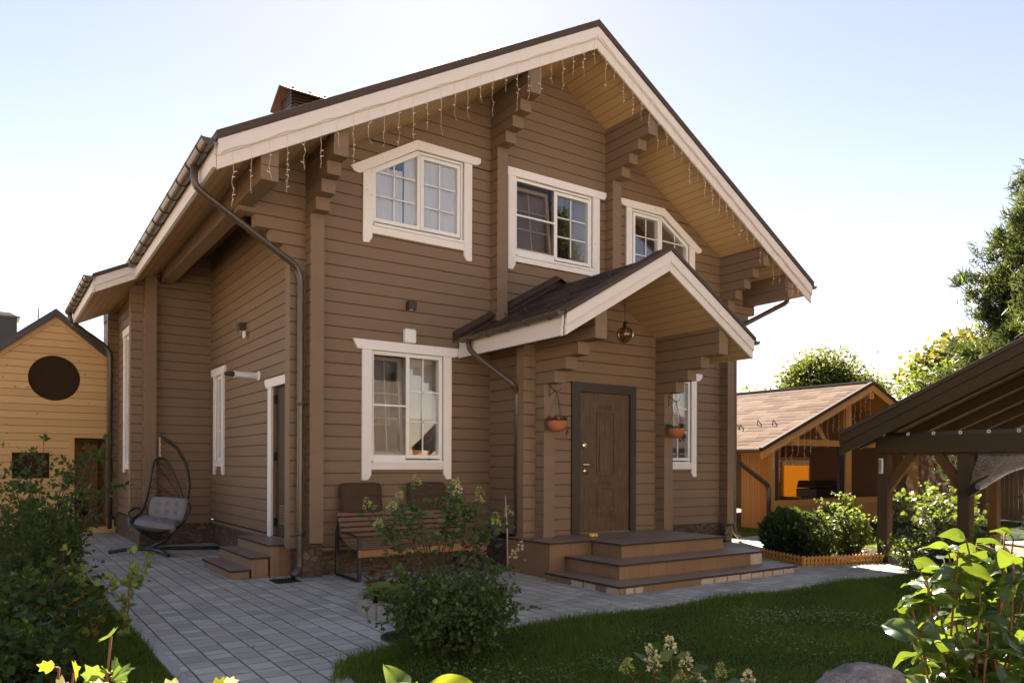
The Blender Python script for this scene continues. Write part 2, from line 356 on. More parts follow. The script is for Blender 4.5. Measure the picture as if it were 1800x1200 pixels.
# ------------------------------------------------------------------ object helpers
def thing(name, label, cat, loc=(0, 0, 0), group=None):
    o = bpy.data.objects.new(name, None); COL.objects.link(o); o.location = loc; o.empty_display_size = .1
    o['label'] = label; o['category'] = cat
    if group: o['group'] = group
    return o
def tag(o, label, cat, group=None):
    o['label'] = label; o['category'] = cat
    if group: o['group'] = group
    return o
def link(name, me, mats, parent=None, smooth=False):
    o = bpy.data.objects.new(name, me); COL.objects.link(o)
    for m in (mats if isinstance(mats, (list, tuple)) else [mats]): me.materials.append(m)
    if smooth:
        me.polygons.foreach_set('use_smooth', [True] * len(me.polygons))
    if parent is not None:
        o.parent = parent
        mw = Matrix.Identity(4); p = parent; chain = []
        while p is not None: chain.append(p); p = p.parent
        for q in reversed(chain): mw = mw @ Matrix.Translation(q.location)
        o.matrix_parent_inverse = Matrix.Identity(4)
        me.transform(mw.inverted())
    return o

class MB:
    def __init__(s): s.v = []; s.f = []; s.mi = []; s.cur = 0
    def add(s, vs, fs):
        b = len(s.v); s.v += [tuple(x) for x in vs]
        for f in fs: s.f.append([b + i for i in f]); s.mi.append(s.cur)
    def box(s, x0, x1, y0, y1, z0, z1):
        s.add([(x0, y0, z0), (x1, y0, z0), (x1, y1, z0), (x0, y1, z0), (x0, y0, z1), (x1, y0, z1), (x1, y1, z1), (x0, y1, z1)],
              [(0, 3, 2, 1), (4, 5, 6, 7), (0, 1, 5, 4), (1, 2, 6, 5), (2, 3, 7, 6), (3, 0, 4, 7)])
        return s
    def hexa(s, P):   # 8 points, bottom 4 then top 4
        s.add(P, [(0, 3, 2, 1), (4, 5, 6, 7), (0, 1, 5, 4), (1, 2, 6, 5), (2, 3, 7, 6), (3, 0, 4, 7)]); return s
    def prism(s, poly, a, b, T):   # poly of (u,z); extruded along d from a to b ; T(u,d,z)->world
        n = len(poly); P = [T(u, a, z) for u, z in poly] + [T(u, b, z) for u, z in poly]
        s.add(P, [list(range(n))[::-1], list(range(n, 2 * n))] + [(i, (i + 1) % n, n + (i + 1) % n, n + i) for i in range(n)]); return s
    def ring(s, outer, inner, a, b, T):
        n = len(outer)
        P = [T(u, a, z) for u, z in outer] + [T(u, a, z) for u, z in inner] + [T(u, b, z) for u, z in outer] + [T(u, b, z) for u, z in inner]
        F = []
        for i in range(n):
            j = (i + 1) % n
            F += [(i, j, n + j, n + i), (2 * n + i, 3 * n + i, 3 * n + j, 2 * n + j), (i, 2 * n + i, 2 * n + j, j), (n + i, n + j, 3 * n + j, 3 * n + i)]
        s.add(P, F); return s
    def tube(s, pts, r, n=8, cap=True):
        pts = [Vector(p) for p in pts]; m = len(pts)
        rs = r if isinstance(r, (list, tuple)) else [r] * m
        P = []; up = None
        for i, p in enumerate(pts):
            t = (pts[min(i + 1, m - 1)] - pts[max(i - 1, 0)]).normalized()
            if up is None:
                up = Vector((0, 0, 1)) if abs(t.z) < .9 else Vector((1, 0, 0))
            a = t.cross(up)
            if a.length < 1e-5: a = t.orthogonal()
            a.normalize(); b = a.cross(t).normalized(); up = b
            for k in range(n):
                an = 2 * math.pi * k / n; P.append(p + (a * math.cos(an) + b * math.sin(an)) * rs[i])
        F = []
        for i in range(m - 1):
            for k in range(n):
                F.append((i * n + k, i * n + (k + 1) % n, (i + 1) * n + (k + 1) % n, (i + 1) * n + k))
        if cap: F += [list(range(n))[::-1], list(range((m - 1) * n, m * n))]
        s.add(P, F); return s
    def lathe(s, prof, c, n=20, ax='z'):
        P = []; m = len(prof)
        for (r, h) in prof:
            for k in range(n):
                a = 2 * math.pi * k / n; x, y = r * math.cos(a), r * math.sin(a)
                q = (x, y, h) if ax == 'z' else ((h, x, y) if ax == 'x' else (x, h, y))
                P.append((c[0] + q[0], c[1] + q[1], c[2] + q[2]))
        F = [(i * n + k, i * n + (k + 1) % n, (i + 1) * n + (k + 1) % n, (i + 1) * n + k) for i in range(m - 1) for k in range(n)]
        if prof[0][0] > 1e-4: F.append(list(range(n))[::-1])
        if prof[-1][0] > 1e-4: F.append(list(range((m - 1) * n, m * n)))
        s.add(P, F); return s
    def build(s, name, mats, parent=None, smooth=False, bevel=0.0):
        me = bpy.data.meshes.new(name); me.from_pydata(s.v, [], s.f); me.polygons.foreach_set('material_index', s.mi)
        import bmesh
        bm = bmesh.new(); bm.from_mesh(me); bmesh.ops.recalc_face_normals(bm, faces=bm.faces[:]); bm.to_mesh(me); bm.free()
        me.update()
        o = link(name, me, mats, parent, smooth)
        if bevel:
            md = o.modifiers.new('bevel', 'BEVEL'); md.width = bevel; md.segments = 2 if bevel < .03 else 4; md.limit_method = 'ANGLE'; md.angle_limit = R(40)
        if smooth == 'auto':
            pass
        return o

def TF(y0=0.0):  return lambda u, d, z: (u, y0 - d, z)       # facade-parallel plane, d outwards (-y)
def TL(x0=0.0):  return lambda u, d, z: (x0 - d, u, z)       # left-facing plane, u = y, d outwards (-x)
def rect(a, b, c, d): return [(a, c), (b, c), (b, d), (a, d)]

def log_wall(name, parent, T, z0, z1, pitch, ext, thick, holes=(), mat=None, maxlen=None):
    mb = MB(); g, c = .016, .012; z = z0
    while z < z1 - 1e-6:
        zt = z + pitch
        e = ext(z, zt)
        if e is None: break
        uL, uR = e
        cuts = sorted({z, zt} | {q for h in holes for q in (h[2], h[3]) if z < q < zt})
        for a, b in zip(cuts[:-1], cuts[1:]):
            segs = [(uL, uR)]
            for h in holes:
                if h[2] < b - 1e-6 and h[3] > a + 1e-6:
                    ns = []
                    for (p, q) in segs:
                        if h[1] <= p or h[0] >= q: ns.append((p, q)); continue
                        if h[0] > p: ns.append((p, h[0]))
                        if h[1] < q: ns.append((h[1], q))
                    segs = ns
            pr = []
            if a == z: pr += [(-g, a), (0, a + c * .55)]
            else: pr += [(0, a)]
            if b == zt: pr += [(0, b - c), (-g, b)]
            else: pr += [(0, b)]
            pr += [(-thick, b), (-thick, a)]
            for (p, q) in segs:
                if q - p < .01: continue
                n = len(pr); P = [T(p, d, zz) for d, zz in pr] + [T(q, d, zz) for d, zz in pr]
                mb.add(P, [list(range(n))[::-1], list(range(n, 2 * n))] + [(i, (i + 1) % n, n + (i + 1) % n, n + i) for i in range(n)])
        z = zt
    return mb.build(name, [mat or M['log']], parent)

# numpy leaf clouds -----------------------------------------------------------------------------
def np_mesh(name, V, F, mats, parent=None, smooth=False, matidx=None):
    me = bpy.data.meshes.new(name); V = np.asarray(V, np.float32); F = np.asarray(F, np.int32); k = F.shape[1]
    me.vertices.add(len(V)); me.vertices.foreach_set('co', V.ravel())
    me.loops.add(F.size); me.loops.foreach_set('vertex_index', F.ravel())
    me.polygons.add(len(F)); me.polygons.foreach_set('loop_start', np.arange(0, F.size, k, dtype=np.int32))
    if matidx is not None: me.polygons.foreach_set('material_index', np.asarray(matidx, np.int32))
    me.update(calc_edges=True); me.validate()
    return link(name, me, mats, parent, smooth)

LT = {}
# x across, y along, z up ; quads
LT['simple'] = (np.array([(0, 0, 0), (.30, .42, .07), (0, .45, 0), (-.30, .42, .07), (0, 1, -.06)]), np.array([(0, 1, 2, 2), (0, 2, 3, 3), (2, 1, 4, 4), (2, 4, 3, 3)])[:, :3])
LT['round'] = (np.array([(0, 0, 0), (.34, .25, .06), (.36, .65, .05), (0, 1, -.03), (-.36, .65, .05), (-.34, .25, .06), (0, .5, 0)]),
               np.array([(0, 1, 6), (1, 2, 6), (2, 3, 6), (3, 4, 6), (4, 5, 6), (5, 0, 6)]))
LT['lobed'] = (np.array([(0, 0, 0), (.25, .08, .03), (.5, .32, .09), (.30, .48, .04), (.40, .78, .07), (.14, .78, .02), (0, 1.05, -.06),
                         (-.14, .78, .02), (-.40, .78, .07), (-.30, .48, .04), (-.5, .32, .09), (-.25, .08, .03), (0, .42, -.02)]),
               np.array([(i, (i + 1) % 12, 12) for i in range(12)]))
LT['needle'] = (np.array([(-.09, 0, 0), (.09, 0, 0), (.04, 1, .05), (-.04, 1, .05)]), np.array([(0, 1, 2), (0, 2, 3)]))
def big_leaf(nu=5, nv=12, curl=.36, wave=.05, fold=.34, heart=.14):
    V = []
    for j in range(nv + 1):
        t = j / nv
        wv = .46 * (math.sin(math.pi * min(1, t ** .62)) ** .8) * (1 - .12 * t) if 0 < t < 1 else 0
        for i in range(-nu, nu + 1):
            s = i / nu
            y = t - heart * abs(s) ** 1.5 * (1 - t) ** 3 * 2
            V.append((s * wv, y, fold * abs(s) * wv - curl * t * t + wave * math.sin(9 * t + 2.2 * s) * abs(s)))
    n = 2 * nu + 1
    F = [(j * n + i, j * n + i + 1, (j + 1) * n + i + 1, (j + 1) * n + i) for j in range(nv) for i in range(n - 1)]
    return np.array(V), np.array(F)
LT['big'] = big_leaf()

def leaves(name, P, D, S, kind, mats, parent=None, tilt=.5, seed=1, smooth=False, up=(0, 0, 1), mat_split=None):
    rs = np.random.RandomState(seed); P = np.asarray(P, float); D = np.asarray(D, float); n = len(P)
    D = D / (np.linalg.norm(D, axis=1, keepdims=True) + 1e-9)
    nz = np.array(up, float)[None] + rs.normal(0, tilt, (n, 3))
    X = np.cross(D, nz); X /= np.linalg.norm(X, axis=1, keepdims=True) + 1e-9
    Z = np.cross(X, D)
    tv, tf = LT[kind]; S = np.broadcast_to(np.asarray(S, float), (n,))
    V = P[:, None, :] + S[:, None, None] * (tv[None, :, 0, None] * X[:, None, :] + tv[None, :, 1, None] * D[:, None, :] + tv[None, :, 2, None] * Z[:, None, :])
    F = tf[None] + (np.arange(n) * len(tv))[:, None, None]
    mi = None
    if mat_split is not None:
        pick = rs.choice(len(mat_split), n, p=mat_split); mi = np.repeat(pick, len(tf))
    return np_mesh(name, V.reshape(-1, 3), F.reshape(-1, tf.shape[1]), mats, parent, smooth, mi)

def branch(p, d, L, r0, seg, droop, wob, rs, r1=.25):
    pts = [np.array(p, float)]; d = np.array(d, float); d /= np.linalg.norm(d)
    for i in range(seg):
        d = d + rs.normal(0, wob, 3) + np.array([0, 0, -droop]); d /= np.linalg.norm(d)
        pts.append(pts[-1] + d * L / seg)
    return pts, [r0 * (1 - (1 - r1) * i / seg) for i in range(seg + 1)]

def shrub(name, label, cat, base, H, Rad, stems, twigs, lpt, ls, kind, mat, seed, stem_mat='stem', spread=.8, group=None, droop=.03, tilt=.6,
          stem_r=.008, mats2=None, split=None, leafname='foliage', lean=(0, 0), base_r=.12, fill=0):
    rs = np.random.RandomState(seed)
    t = thing(name, label, cat, base, group)
    mb = MB(); P = []; D = []
    for k in range(stems):
        a = 2 * math.pi * (k + rs.rand() * .7) / stems; sp = spread * (.25 + .75 * rs.rand())
        b = np.array(base) + np.array([math.cos(a), math.sin(a), 0]) * base_r * rs.rand()
        L = H * (.65 + .45 * rs.rand())
        d0 = np.array([math.cos(a) * sp * Rad / H + lean[0], math.sin(a) * sp * Rad / H + lean[1], 1.0])
        pts, rr = branch(b, d0, L, stem_r * (.7 + .6 * rs.rand()), 7, droop, .09, rs)
        mb.tube(pts, rr, 5)
        for q in range(twigs):
            i = rs.randint(1, len(pts)); f = rs.rand(); p0 = pts[i - 1] * (1 - f) + pts[i] * f
            a2 = rs.rand() * 6.283; dd = (pts[i] - pts[i - 1]) / np.linalg.norm(pts[i] - pts[i - 1]) * .6 + np.array([math.cos(a2), math.sin(a2), .25 * rs.normal()])
            tp, tr = branch(p0, dd, Rad * (.25 + .4 * rs.rand()), stem_r * .35, 4, droop * 1.5, .15, rs)
            mb.tube(tp, tr, 4, False)
            for z in range(lpt):
                j = rs.randint(1, len(tp)); f = rs.rand(); pp = tp[j - 1] * (1 - f) + tp[j] * f
                ax = tp[j] - tp[j - 1]; ax /= np.linalg.norm(ax); sd = np.cross(ax, rs.normal(0, 1, 3)); sd /= np.linalg.norm(sd) + 1e-9
                P.append(pp); D.append(ax * .6 + sd + np.array([0, 0, .05]))
        for z in range(lpt):
            j = rs.randint(2, len(pts)); f = rs.rand(); P.append(pts[j - 1] * (1 - f) + pts[j] * f); D.append(rs.normal(0, 1, 3) + np.array([0, 0, .5]))
    for z in range(fill):
        v = rs.normal(0, 1, 3); v /= np.linalg.norm(v); v *= rs.rand() ** .4
        P.append(np.array(base) + np.array([v[0] * Rad * .85 + lean[0] * H * .5, v[1] * Rad * .85 + lean[1] * H * .5, H * .5 + v[2] * H * .42])); D.append(rs.normal(0, 1, 3))
    P = np.array(P); D = np.array(D); ok = P[:, 2] > base[2] + .02; P, D = P[ok], D[ok]
    mb.build('stem', M[stem_mat], t)
    leaves(leafname, P, D, ls * (.6 + .7 * rs.rand(len(P))), kind, [M[mat]] + [M[x] for x in (mats2 or [])], t, tilt, seed + 1, False, (0, 0, 1), split)
    return t

def tree(name, label, base, H, crown_c, crown_r, n_clump, per, ls, kind, mat, seed, group=None, trunk_r=.18, mats2=None, split=None, cat='tree', clump_r=.5, limbs=9, shell=.55):
    rs = np.random.RandomState(seed); t = thing(name, label, cat, base, group)
    base = np.array(base, float); cc = base + np.array(crown_c); cr = np.array(crown_r)
    mb = MB(); tp, tr = branch(base, (0, 0, 1), H * .92, trunk_r, 8, 0, .05, rs, .15); mb.tube(tp, tr, 8)
    cl = []
    for i in range(n_clump):
        v = rs.normal(0, 1, 3); v /= np.linalg.norm(v); rad = shell + (1 - shell) * rs.rand() ** .7
        nn = noise.noise(Vector(v * 2.1 + seed)); rad *= 1 + .35 * nn
        cl.append(cc + v * cr * rad)
    for i in range(limbs):
        e = cl[rs.randint(len(cl))]; s0 = tp[min(len(tp) - 1, 3 + rs.randint(len(tp) - 3))]
        mid = (s0 + e) / 2 + rs.normal(0, .2, 3) + np.array([0, 0, .25])
        mb.tube([s0, mid, e], [trunk_r * .35, trunk_r * .2, trunk_r * .06], 5)
    mb.build('trunk', M['bark'], t)
    P = []; D = []
    for c in cl:
        k = int(per * (.5 + rs.rand())); q = rs.normal(0, 1, (k, 3)) * clump_r * (.6 + .6 * rs.rand()) * np.array([1, 1, .7])
        P.append(c + q); D.append(rs.normal(0, 1, (k, 3)) + q / clump_r * .5 + np.array([0, 0, -.1]))
    P = np.concatenate(P); D = np.concatenate(D)
    leaves('crown', P, D, ls * (.6 + .8 * rs.rand(len(P))), kind, [M[mat]] + [M[x] for x in (mats2 or [])], t, .9, seed + 5, False, (0, 0, 1), split)
    return t

def struct(o): o['kind'] = 'structure'; return o

# ================================================================== SETTING
PATH_Y = -4.0
def sheet(name, x0, x1, y0, y1, z, mat, nx=1, ny=1):
    V = [(x0 + (x1 - x0) * i / nx, y0 + (y1 - y0) * j / ny, z) for j in range(ny + 1) for i in range(nx + 1)]
    F = [(j * (nx + 1) + i, j * (nx + 1) + i + 1, (j + 1) * (nx + 1) + i + 1, (j + 1) * (nx + 1) + i) for j in range(ny) for i in range(nx)]
    mb = MB(); mb.add(V, F); return struct(mb.build(name, M[mat]))
sheet('ground', -600, 600, -600, 600, -.03, 'ground')
# paving: L-shaped court round the house
mb = MB()
mb.add([(-2.22, -5.2, 0), (-1.25, -4.35, 0), (-.55, PATH_Y, 0), (7.7, PATH_Y - .35, 0), (13.0, PATH_Y - .4, 0), (13, -2.95, 0), (8.6, -2.6, 0), (8.6, -.2, 0), (8.6, 9.6, 0), (-2.22, 9.6, 0)], [list(range(10))])
mb.add([(8.6, -1.15, 0), (10.6, -.1, 0), (10.6, .55, 0), (8.6, .3, 0)], [(0, 1, 2, 3)])
mb.add([(-2.22, -5.2, 0), (-2.22, -9.6, 0), (-1.75, -9.6, 0), (-1.5, -5.6, 0), (-1.25, -4.35, 0)], [(0, 1, 2, 3, 4)])
struct(mb.build('paving', M['paver']))
# kerb strip along the left bed
mb = MB(); y = -9.6
while y < 3.6:
    mb.box(-2.30, -2.225, y, y + .985, -.06, .012); y += 1.0
struct(mb.build('kerb', M['kerb'], bevel=.006))
# lawns
mb = MB(); mb.add([(-1.48, -5.6, .012), (-1.23, -4.37, .012), (-.53, PATH_Y - .02, .012), (7.7, PATH_Y - .37, .012), (13, PATH_Y - .42, .012), (13, -14, .012), (-1.72, -14, .012)], [list(range(7))])
struct(mb.build('lawn', M['lawn']))
mb = MB(); mb.add([(8.62, .32, .004), (10.6, .57, .004), (10.6, -.08, .005), (8.62, -1.17, .004), (8.62, -2.58, .004), (13, -2.9, .004), (24, -2.9, .004), (24, 16, .004), (8.62, 16, .004)], [list(range(9))])
struct(mb.build('lawn', M['lawn']))
mb = MB(); mb.add([(-8, -14, .0), (-2.31, -14, .0), (-2.31, 8.1, 0), (-8, 8.1, 0)], [list(range(4))])
struct(mb.build('flower_bed', M['soil']))

def blades(name, poly, n, h, wd, mat, label, seed, keep=None):
    rs = np.random.RandomState(seed); poly = np.array(poly); lo, hi = poly.min(0), poly.max(0); out = []
    tot = 0
    while tot < n:
        q = lo + rs.rand(n, 2) * (hi - lo); ins = np.zeros(n, bool); j = len(poly) - 1
        for i in range(len(poly)):
            a, b = poly[i], poly[j]
            c = ((a[1] > q[:, 1]) != (b[1] > q[:, 1])) & (q[:, 0] < (b[0] - a[0]) * (q[:, 1] - a[1]) / (b[1] - a[1] + 1e-12) + a[0]); ins ^= c; j = i
        q = q[ins]; out.append(q); tot += len(q)
    q = np.concatenate(out)[:n]; n = len(q)
    hh = h * (.45 + .8 * rs.rand(n)) * (.8 + .4 * np.sin(q[:, 0] * 3.1 + np.cos(q[:, 1] * 2.3) * 2)); a = rs.rand(n) * 6.283; lean = rs.normal(0, .45, (n, 2))
    dx, dy = np.cos(a) * wd, np.sin(a) * wd; z0 = np.full(n, .008)
    V = np.stack([np.stack([q[:, 0] - dx, q[:, 1] - dy, z0], 1), np.stack([q[:, 0] + dx, q[:, 1] + dy, z0], 1),
                  np.stack([q[:, 0] + lean[:, 0] * hh, q[:, 1] + lean[:, 1] * hh, z0 + hh], 1)], 1)
    o = np_mesh(name, V.reshape(-1, 3), np.arange(3 * n).reshape(-1, 3), [M[mat]])
    o['kind'] = 'stuff'; tag(o, label, 'grass'); return o
blades('grass', [(-1.5, -5.6), (-1.26, -4.33), (-.5, PATH_Y + .02), (3, PATH_Y - .12), (7.6, PATH_Y - .3), (8.6, -5.2), (5, -7.2), (.5, -8.2), (-1.6, -7.6)], 230000, .040, .0034, 'grass', 'short mown green lawn in the shade in front of the paved path', 3)
blades('grass', [(-1.5, -4.75), (-1.28, -4.30), (-.52, PATH_Y + .05), (3, PATH_Y - .07), (7.6, PATH_Y - .25), (7.6, PATH_Y - .5), (3, PATH_Y - .3), (-.4, PATH_Y - .2), (-1.1, -4.55)], 9000, .075, .0038, 'grass', 'longer grass tufts spilling over the edge of the paved path', 8)
blades('grass', [(-1.5, -5.6), (-.5, PATH_Y - .1), (7.6, PATH_Y - .5), (8.6, -5.2), (5, -7.2), (.5, -8.2), (-1.6, -7.6)], 16000, .062, .0035, 'grass_dry', 'scattered paler and longer blades standing out of the mown lawn', 9)
rs = np.random.RandomState(14); P = []
for k in range(26):
    c = np.array((rs.uniform(-1, 6.5), rs.uniform(-7.2, -4.4))); n = 60 + rs.randint(120); q = c + rs.normal(0, .10 + .12 * rs.rand(), (n, 2)); P.append(np.concatenate([q, .025 + .025 * rs.rand(n, 1)], 1))
P = np.concatenate(P); P = P[P[:, 1] < PATH_Y - .35]; A = rs.rand(len(P)) * 6.28
clv = leaves('clover', P, np.stack([np.cos(A), np.sin(A), .15 + 0 * A], 1), .022 * (.7 + .6 * rs.rand(len(P))), 'round', [M['lf_hosta']], None, .35, 15); clv['kind'] = 'stuff'; tag(clv, 'pale clover patches scattered through the mown lawn', 'clover')
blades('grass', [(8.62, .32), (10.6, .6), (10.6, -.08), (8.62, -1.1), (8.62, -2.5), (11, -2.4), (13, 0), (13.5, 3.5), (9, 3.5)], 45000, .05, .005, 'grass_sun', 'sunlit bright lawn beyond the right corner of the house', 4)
blades('grass', [(-2.9, -7.6), (-2.31, -7.6), (-2.31, 1.6), (-2.5, 2.0), (-2.75, -2)], 30000, .06, .004, 'grass', 'dark grass strip between the shrub bed and the paving kerb', 5)

# ================================================================== HOUSE
H = thing('log_house', 'two storey brown timber log house with cream window trim and gabled porch', 'house', (0, 0, 0))
P0 = .1605
GZ = .845 - 3 * P0                       # groove phase of facade-parallel walls
YZ = GZ + P0 * .5 - .005                 # left-facing walls sit half a course higher
def zl(x): return 7.638 + .562 * (x - 4.044)      # soffit heights
def zr(x): return 7.638 - .577 * (x - 4.044)

LW = (.906, 2.02, 1.47, 2.985); LR = (LW[0] + 5.18, LW[1] + 5.18, LW[2], LW[3])
holes_f = [LW, LR, (3.268, 4.822, 4.62, 5.84)]
for _a, _b, _t in ((.912, 1.10, 5.56), (1.10, 1.33, 5.685), (1.33, 1.56, 5.82), (1.56, 2.352, 5.84)): holes_f += [(_a, _b, 4.68, _t), (8.05 - _b, 8.05 - _a, 4.68, _t)]
def ext_front(a, b):
    uL = -.2
    for zz, xx in ((4.03, -.27), (4.19, -.44), (4.35, -.63), (4.51, -.84)):
        if a > zz: uL = xx
    uR = 8.38
    for zz, xx in ((3.86, 8.46), (4.02, 8.64), (4.18, 8.83), (4.34, 9.02)):
        if a > zz: uR = xx
    if a > 4.62:
        uL = max(-.9, (a - 7.638) / .562 + 4.044 - .02); uR = min(8.7, (7.638 - a) / .577 + 4.044 + .02)
    if uR - uL < .1: return None
    return uL, uR
log_wall('front_wall', H, TF(0), GZ, 7.7, P0, ext_front, .18, holes_f)
# left side wall with the forward log stub and stepped corbels
hs = [(4.10, 4.54, 1.42, 2.985), (.34, 1.30, .40, 2.54)]
def ext_side(a, b):
    u = -.19
    for zz, yy in ((4.60, -.37), (4.76, -.56), (4.92, -.75), (5.08, -.96)):
        if a > zz: u = yy
    return (u, 5.16)
log_wall('side_wall', H, TL(0), YZ, 5.42, P0, ext_side, .18, hs)
# corner post at the right end and the two inner walls that break through the facade
def corbel_wall(name, x0, wdt, zb, zt, steps, base_y=-.19, back=.16, phase=None, cap=None):
    def e(a, b):
        u = base_y
        for zz, yy in steps:
            if a > zz - .02: u = yy
        return (u, back)
    return log_wall(name, H, TL(x0), phase if phase is not None else zb, zt, P0, e, wdt)
corbel_wall('corner_post', 8.0, .18, 0, 5.36, ((4.53, -.36), (4.69, -.555), (4.85, -.745), (5.0, -.97)), phase=5.01 - 29 * P0)
for x0, zc in ((2.825, zl(2.9)), (5.11, zr(5.2))):
    corbel_wall('inner_wall_end', x0, .185, 0, zc + .06, ((6.13, -.40), (6.29, -.575), (6.45, -.77), (6.61, -1.0)), phase=6.135 - 16 * P0)
# eave purlins
mb = MB(); mb.box(-.86, -.66, -1.0, 9.2, 4.60, 4.765); mb.box(-.86, -.66, -1.0, 9.2, 4.768, 4.95); mb.build('eave_purlin', M['beam'], H, bevel=.008)
mb = MB(); mb.box(8.67, 8.865, -1.0, 3, 4.52, 4.69); mb.box(8.67, 8.865, -1.0, 3, 4.693, 4.95); mb.build('eave_purlin', M['beam'], H, bevel=.008)

# back wing on the left: front wall, its corner post, left wall
def ext_wing(a, b):
    u = max(-1.32, (a - 7.50) / .562 + 4.044)
    return (u, .02) if u < -.05 else None
log_wall('wing_front_wall', H, TF(4.984), GZ, 5.3, P0, ext_wing, .18)
log_wall('wing_side_wall', H, TL(-1.124), YZ, 4.86, P0, lambda a, b: (4.794, 10.5), .186, [(6.35, 6.95, 1.42, 3.9)])
log_wall('wing_back_wall', H, TF(8.0), GZ, 4.8, P0, lambda a, b: (-1.32, .5), .18)
log_wall('right_wall', H, lambda u, d, z: (8.18 + d, u, z), YZ, 5.2, P0, lambda a, b: (.02, 9.0), .17)
# plinths
mb = MB(); mb.box(-.10, 8.1, .035, .25, -.05, GZ + .01); mb.box(.03, .2, .2, 5.0, -.05, GZ + .06); mb.box(-1.16, .1, 5.02, 5.2, -.05, GZ + .01)
mb.box(-1.14, -1.0, 4.86, 10.5, -.05, GZ + .06); mb.box(-.06, .2, -.10, .1, -.05, GZ + .05); mb.box(8.03, 8.22, -.12, 8, -.05, .30); mb.box(-1.2, -.9, 4.83, 5.1, -.05, GZ + .02)
mb.box(2.66, 2.95, -.92, .034, -.05, GZ + .01); mb.build('stone_plinth', M['stone'], H)
# drip boards above the plinth
mb = MB(); mb.box(-.02, 2.6, .0 - .03, .02, GZ - .05, GZ - .005); mb.box(-.03, .02, .2, 5.0, YZ - .06, YZ - .01); mb.build('drip_board', M['beam'], H)

log_wall('back_wall', H, lambda u, d, z: (u, 9.0 + d, z), GZ, 7.7, P0, lambda a, b: ((-1.1, 8.1) if a < 4.2 else (max(-1.1, (a - 7.638) / .562 + 4.044), min(8.1, (7.638 - a) / .577 + 4.044))) if a < 7.5 else None, .18)
# ---- main roof
def slab(name, parent, TL4, th, mats, drop=None):
    """TL4: four top corners; mats: [top, soffit, edge]"""
    mb = MB(); t = [Vector(p) for p in TL4]; b = [p - Vector((0, 0, th)) for p in t]
    mb.add(t + b, [(0, 1, 2, 3)]); mb.cur = 1; mb.add(b, [(3, 2, 1, 0)]); mb.cur = 2
    mb.add(t + b, [(0, 4, 5, 1), (1, 5, 6, 2), (2, 6, 7, 3), (3, 7, 4, 0)])
    return mb.build(name, mats, parent)
RM = [M['shingle'], M['soffit'], M['metal']]
YB, YF = 9.2, -1.0
zA = 7.638
rl = slab('roof_slope', H, [(-1.33, YF, zl(-1.33) + .25), (4.05, YF, zA + .25), (4.05, YB, zA + .25), (-1.27, YB, zl(-1.33) + .10)], .25, RM)
rr = slab('roof_slope', H, [(4.05, YF, zA + .25), (9.27, YF, zr(9.27) + .25), (9.27, YB, zr(9.27) + .25), (4.05, YB, zA + .25)], .25, RM)
wr = slab('wing_roof', H, [(-1.93, 4.32, 4.40), (-1.29, 4.32, 4.72), (-1.29, 7.9, 4.72), (-1.93, 7.9, 4.40)], .21, RM)
def barge(name, A, B, y0, y1, h, mat, par, ext=0):
    """board from A=(x,z top) to B, vertical height h"""
    mb = MB(); (xa, za), (xb, zb) = A, B
    mb.hexa([(xa, y0, za - h), (xb, y0, zb - h), (xb, y1, zb - h), (xa, y1, za - h), (xa, y0, za), (xb, y0, zb), (xb, y1, zb), (xa, y1, za)])
    return mb.build(name, M[mat], par, bevel=.004)
def gable_trim(par, L, A, Rr, y, h1, h2, hm):
    """L, A, R: top of the upper barge board at the left end, apex, right end"""
    for E1, E2 in ((L, A), (A, Rr)):
        barge('barge_board', E1, E2, y - .03, y + .012, h1, 'barge', par)
        barge('barge_board', (E1[0], E1[1] - h1 + .012), (E2[0], E2[1] - h1 + .012), y - .004, y + .03, h2, 'barge', par)
        sx = .02
        a = (E1[0] - (sx if E1 is L else 0), E1[1] + hm - (sx * .57 if E1 is L else 0)); b = (E2[0] + (sx if E2 is Rr else 0), E2[1] + hm - (sx * .57 if E2 is Rr else 0))
        barge('roof_edge_flashing', a, b, y - .05, y + .25, hm - .003, 'metal', par)
gable_trim(H, (-1.335, 4.895), (4.006, 7.875), (9.31, 4.795), -1.05, .175, .15, .095)
gable_trim_w = [barge('barge_board', (-1.93, 4.425), (-1.33, 4.725), 4.27, 4.31, .135, 'barge', H), barge('barge_board', (-1.93, 4.30), (-1.33, 4.60), 4.29, 4.32, .115, 'barge', H),
                barge('roof_edge_flashing', (-1.97, 4.47), (-1.30, 4.80), 4.25, 4.5, .065, 'metal', H)]
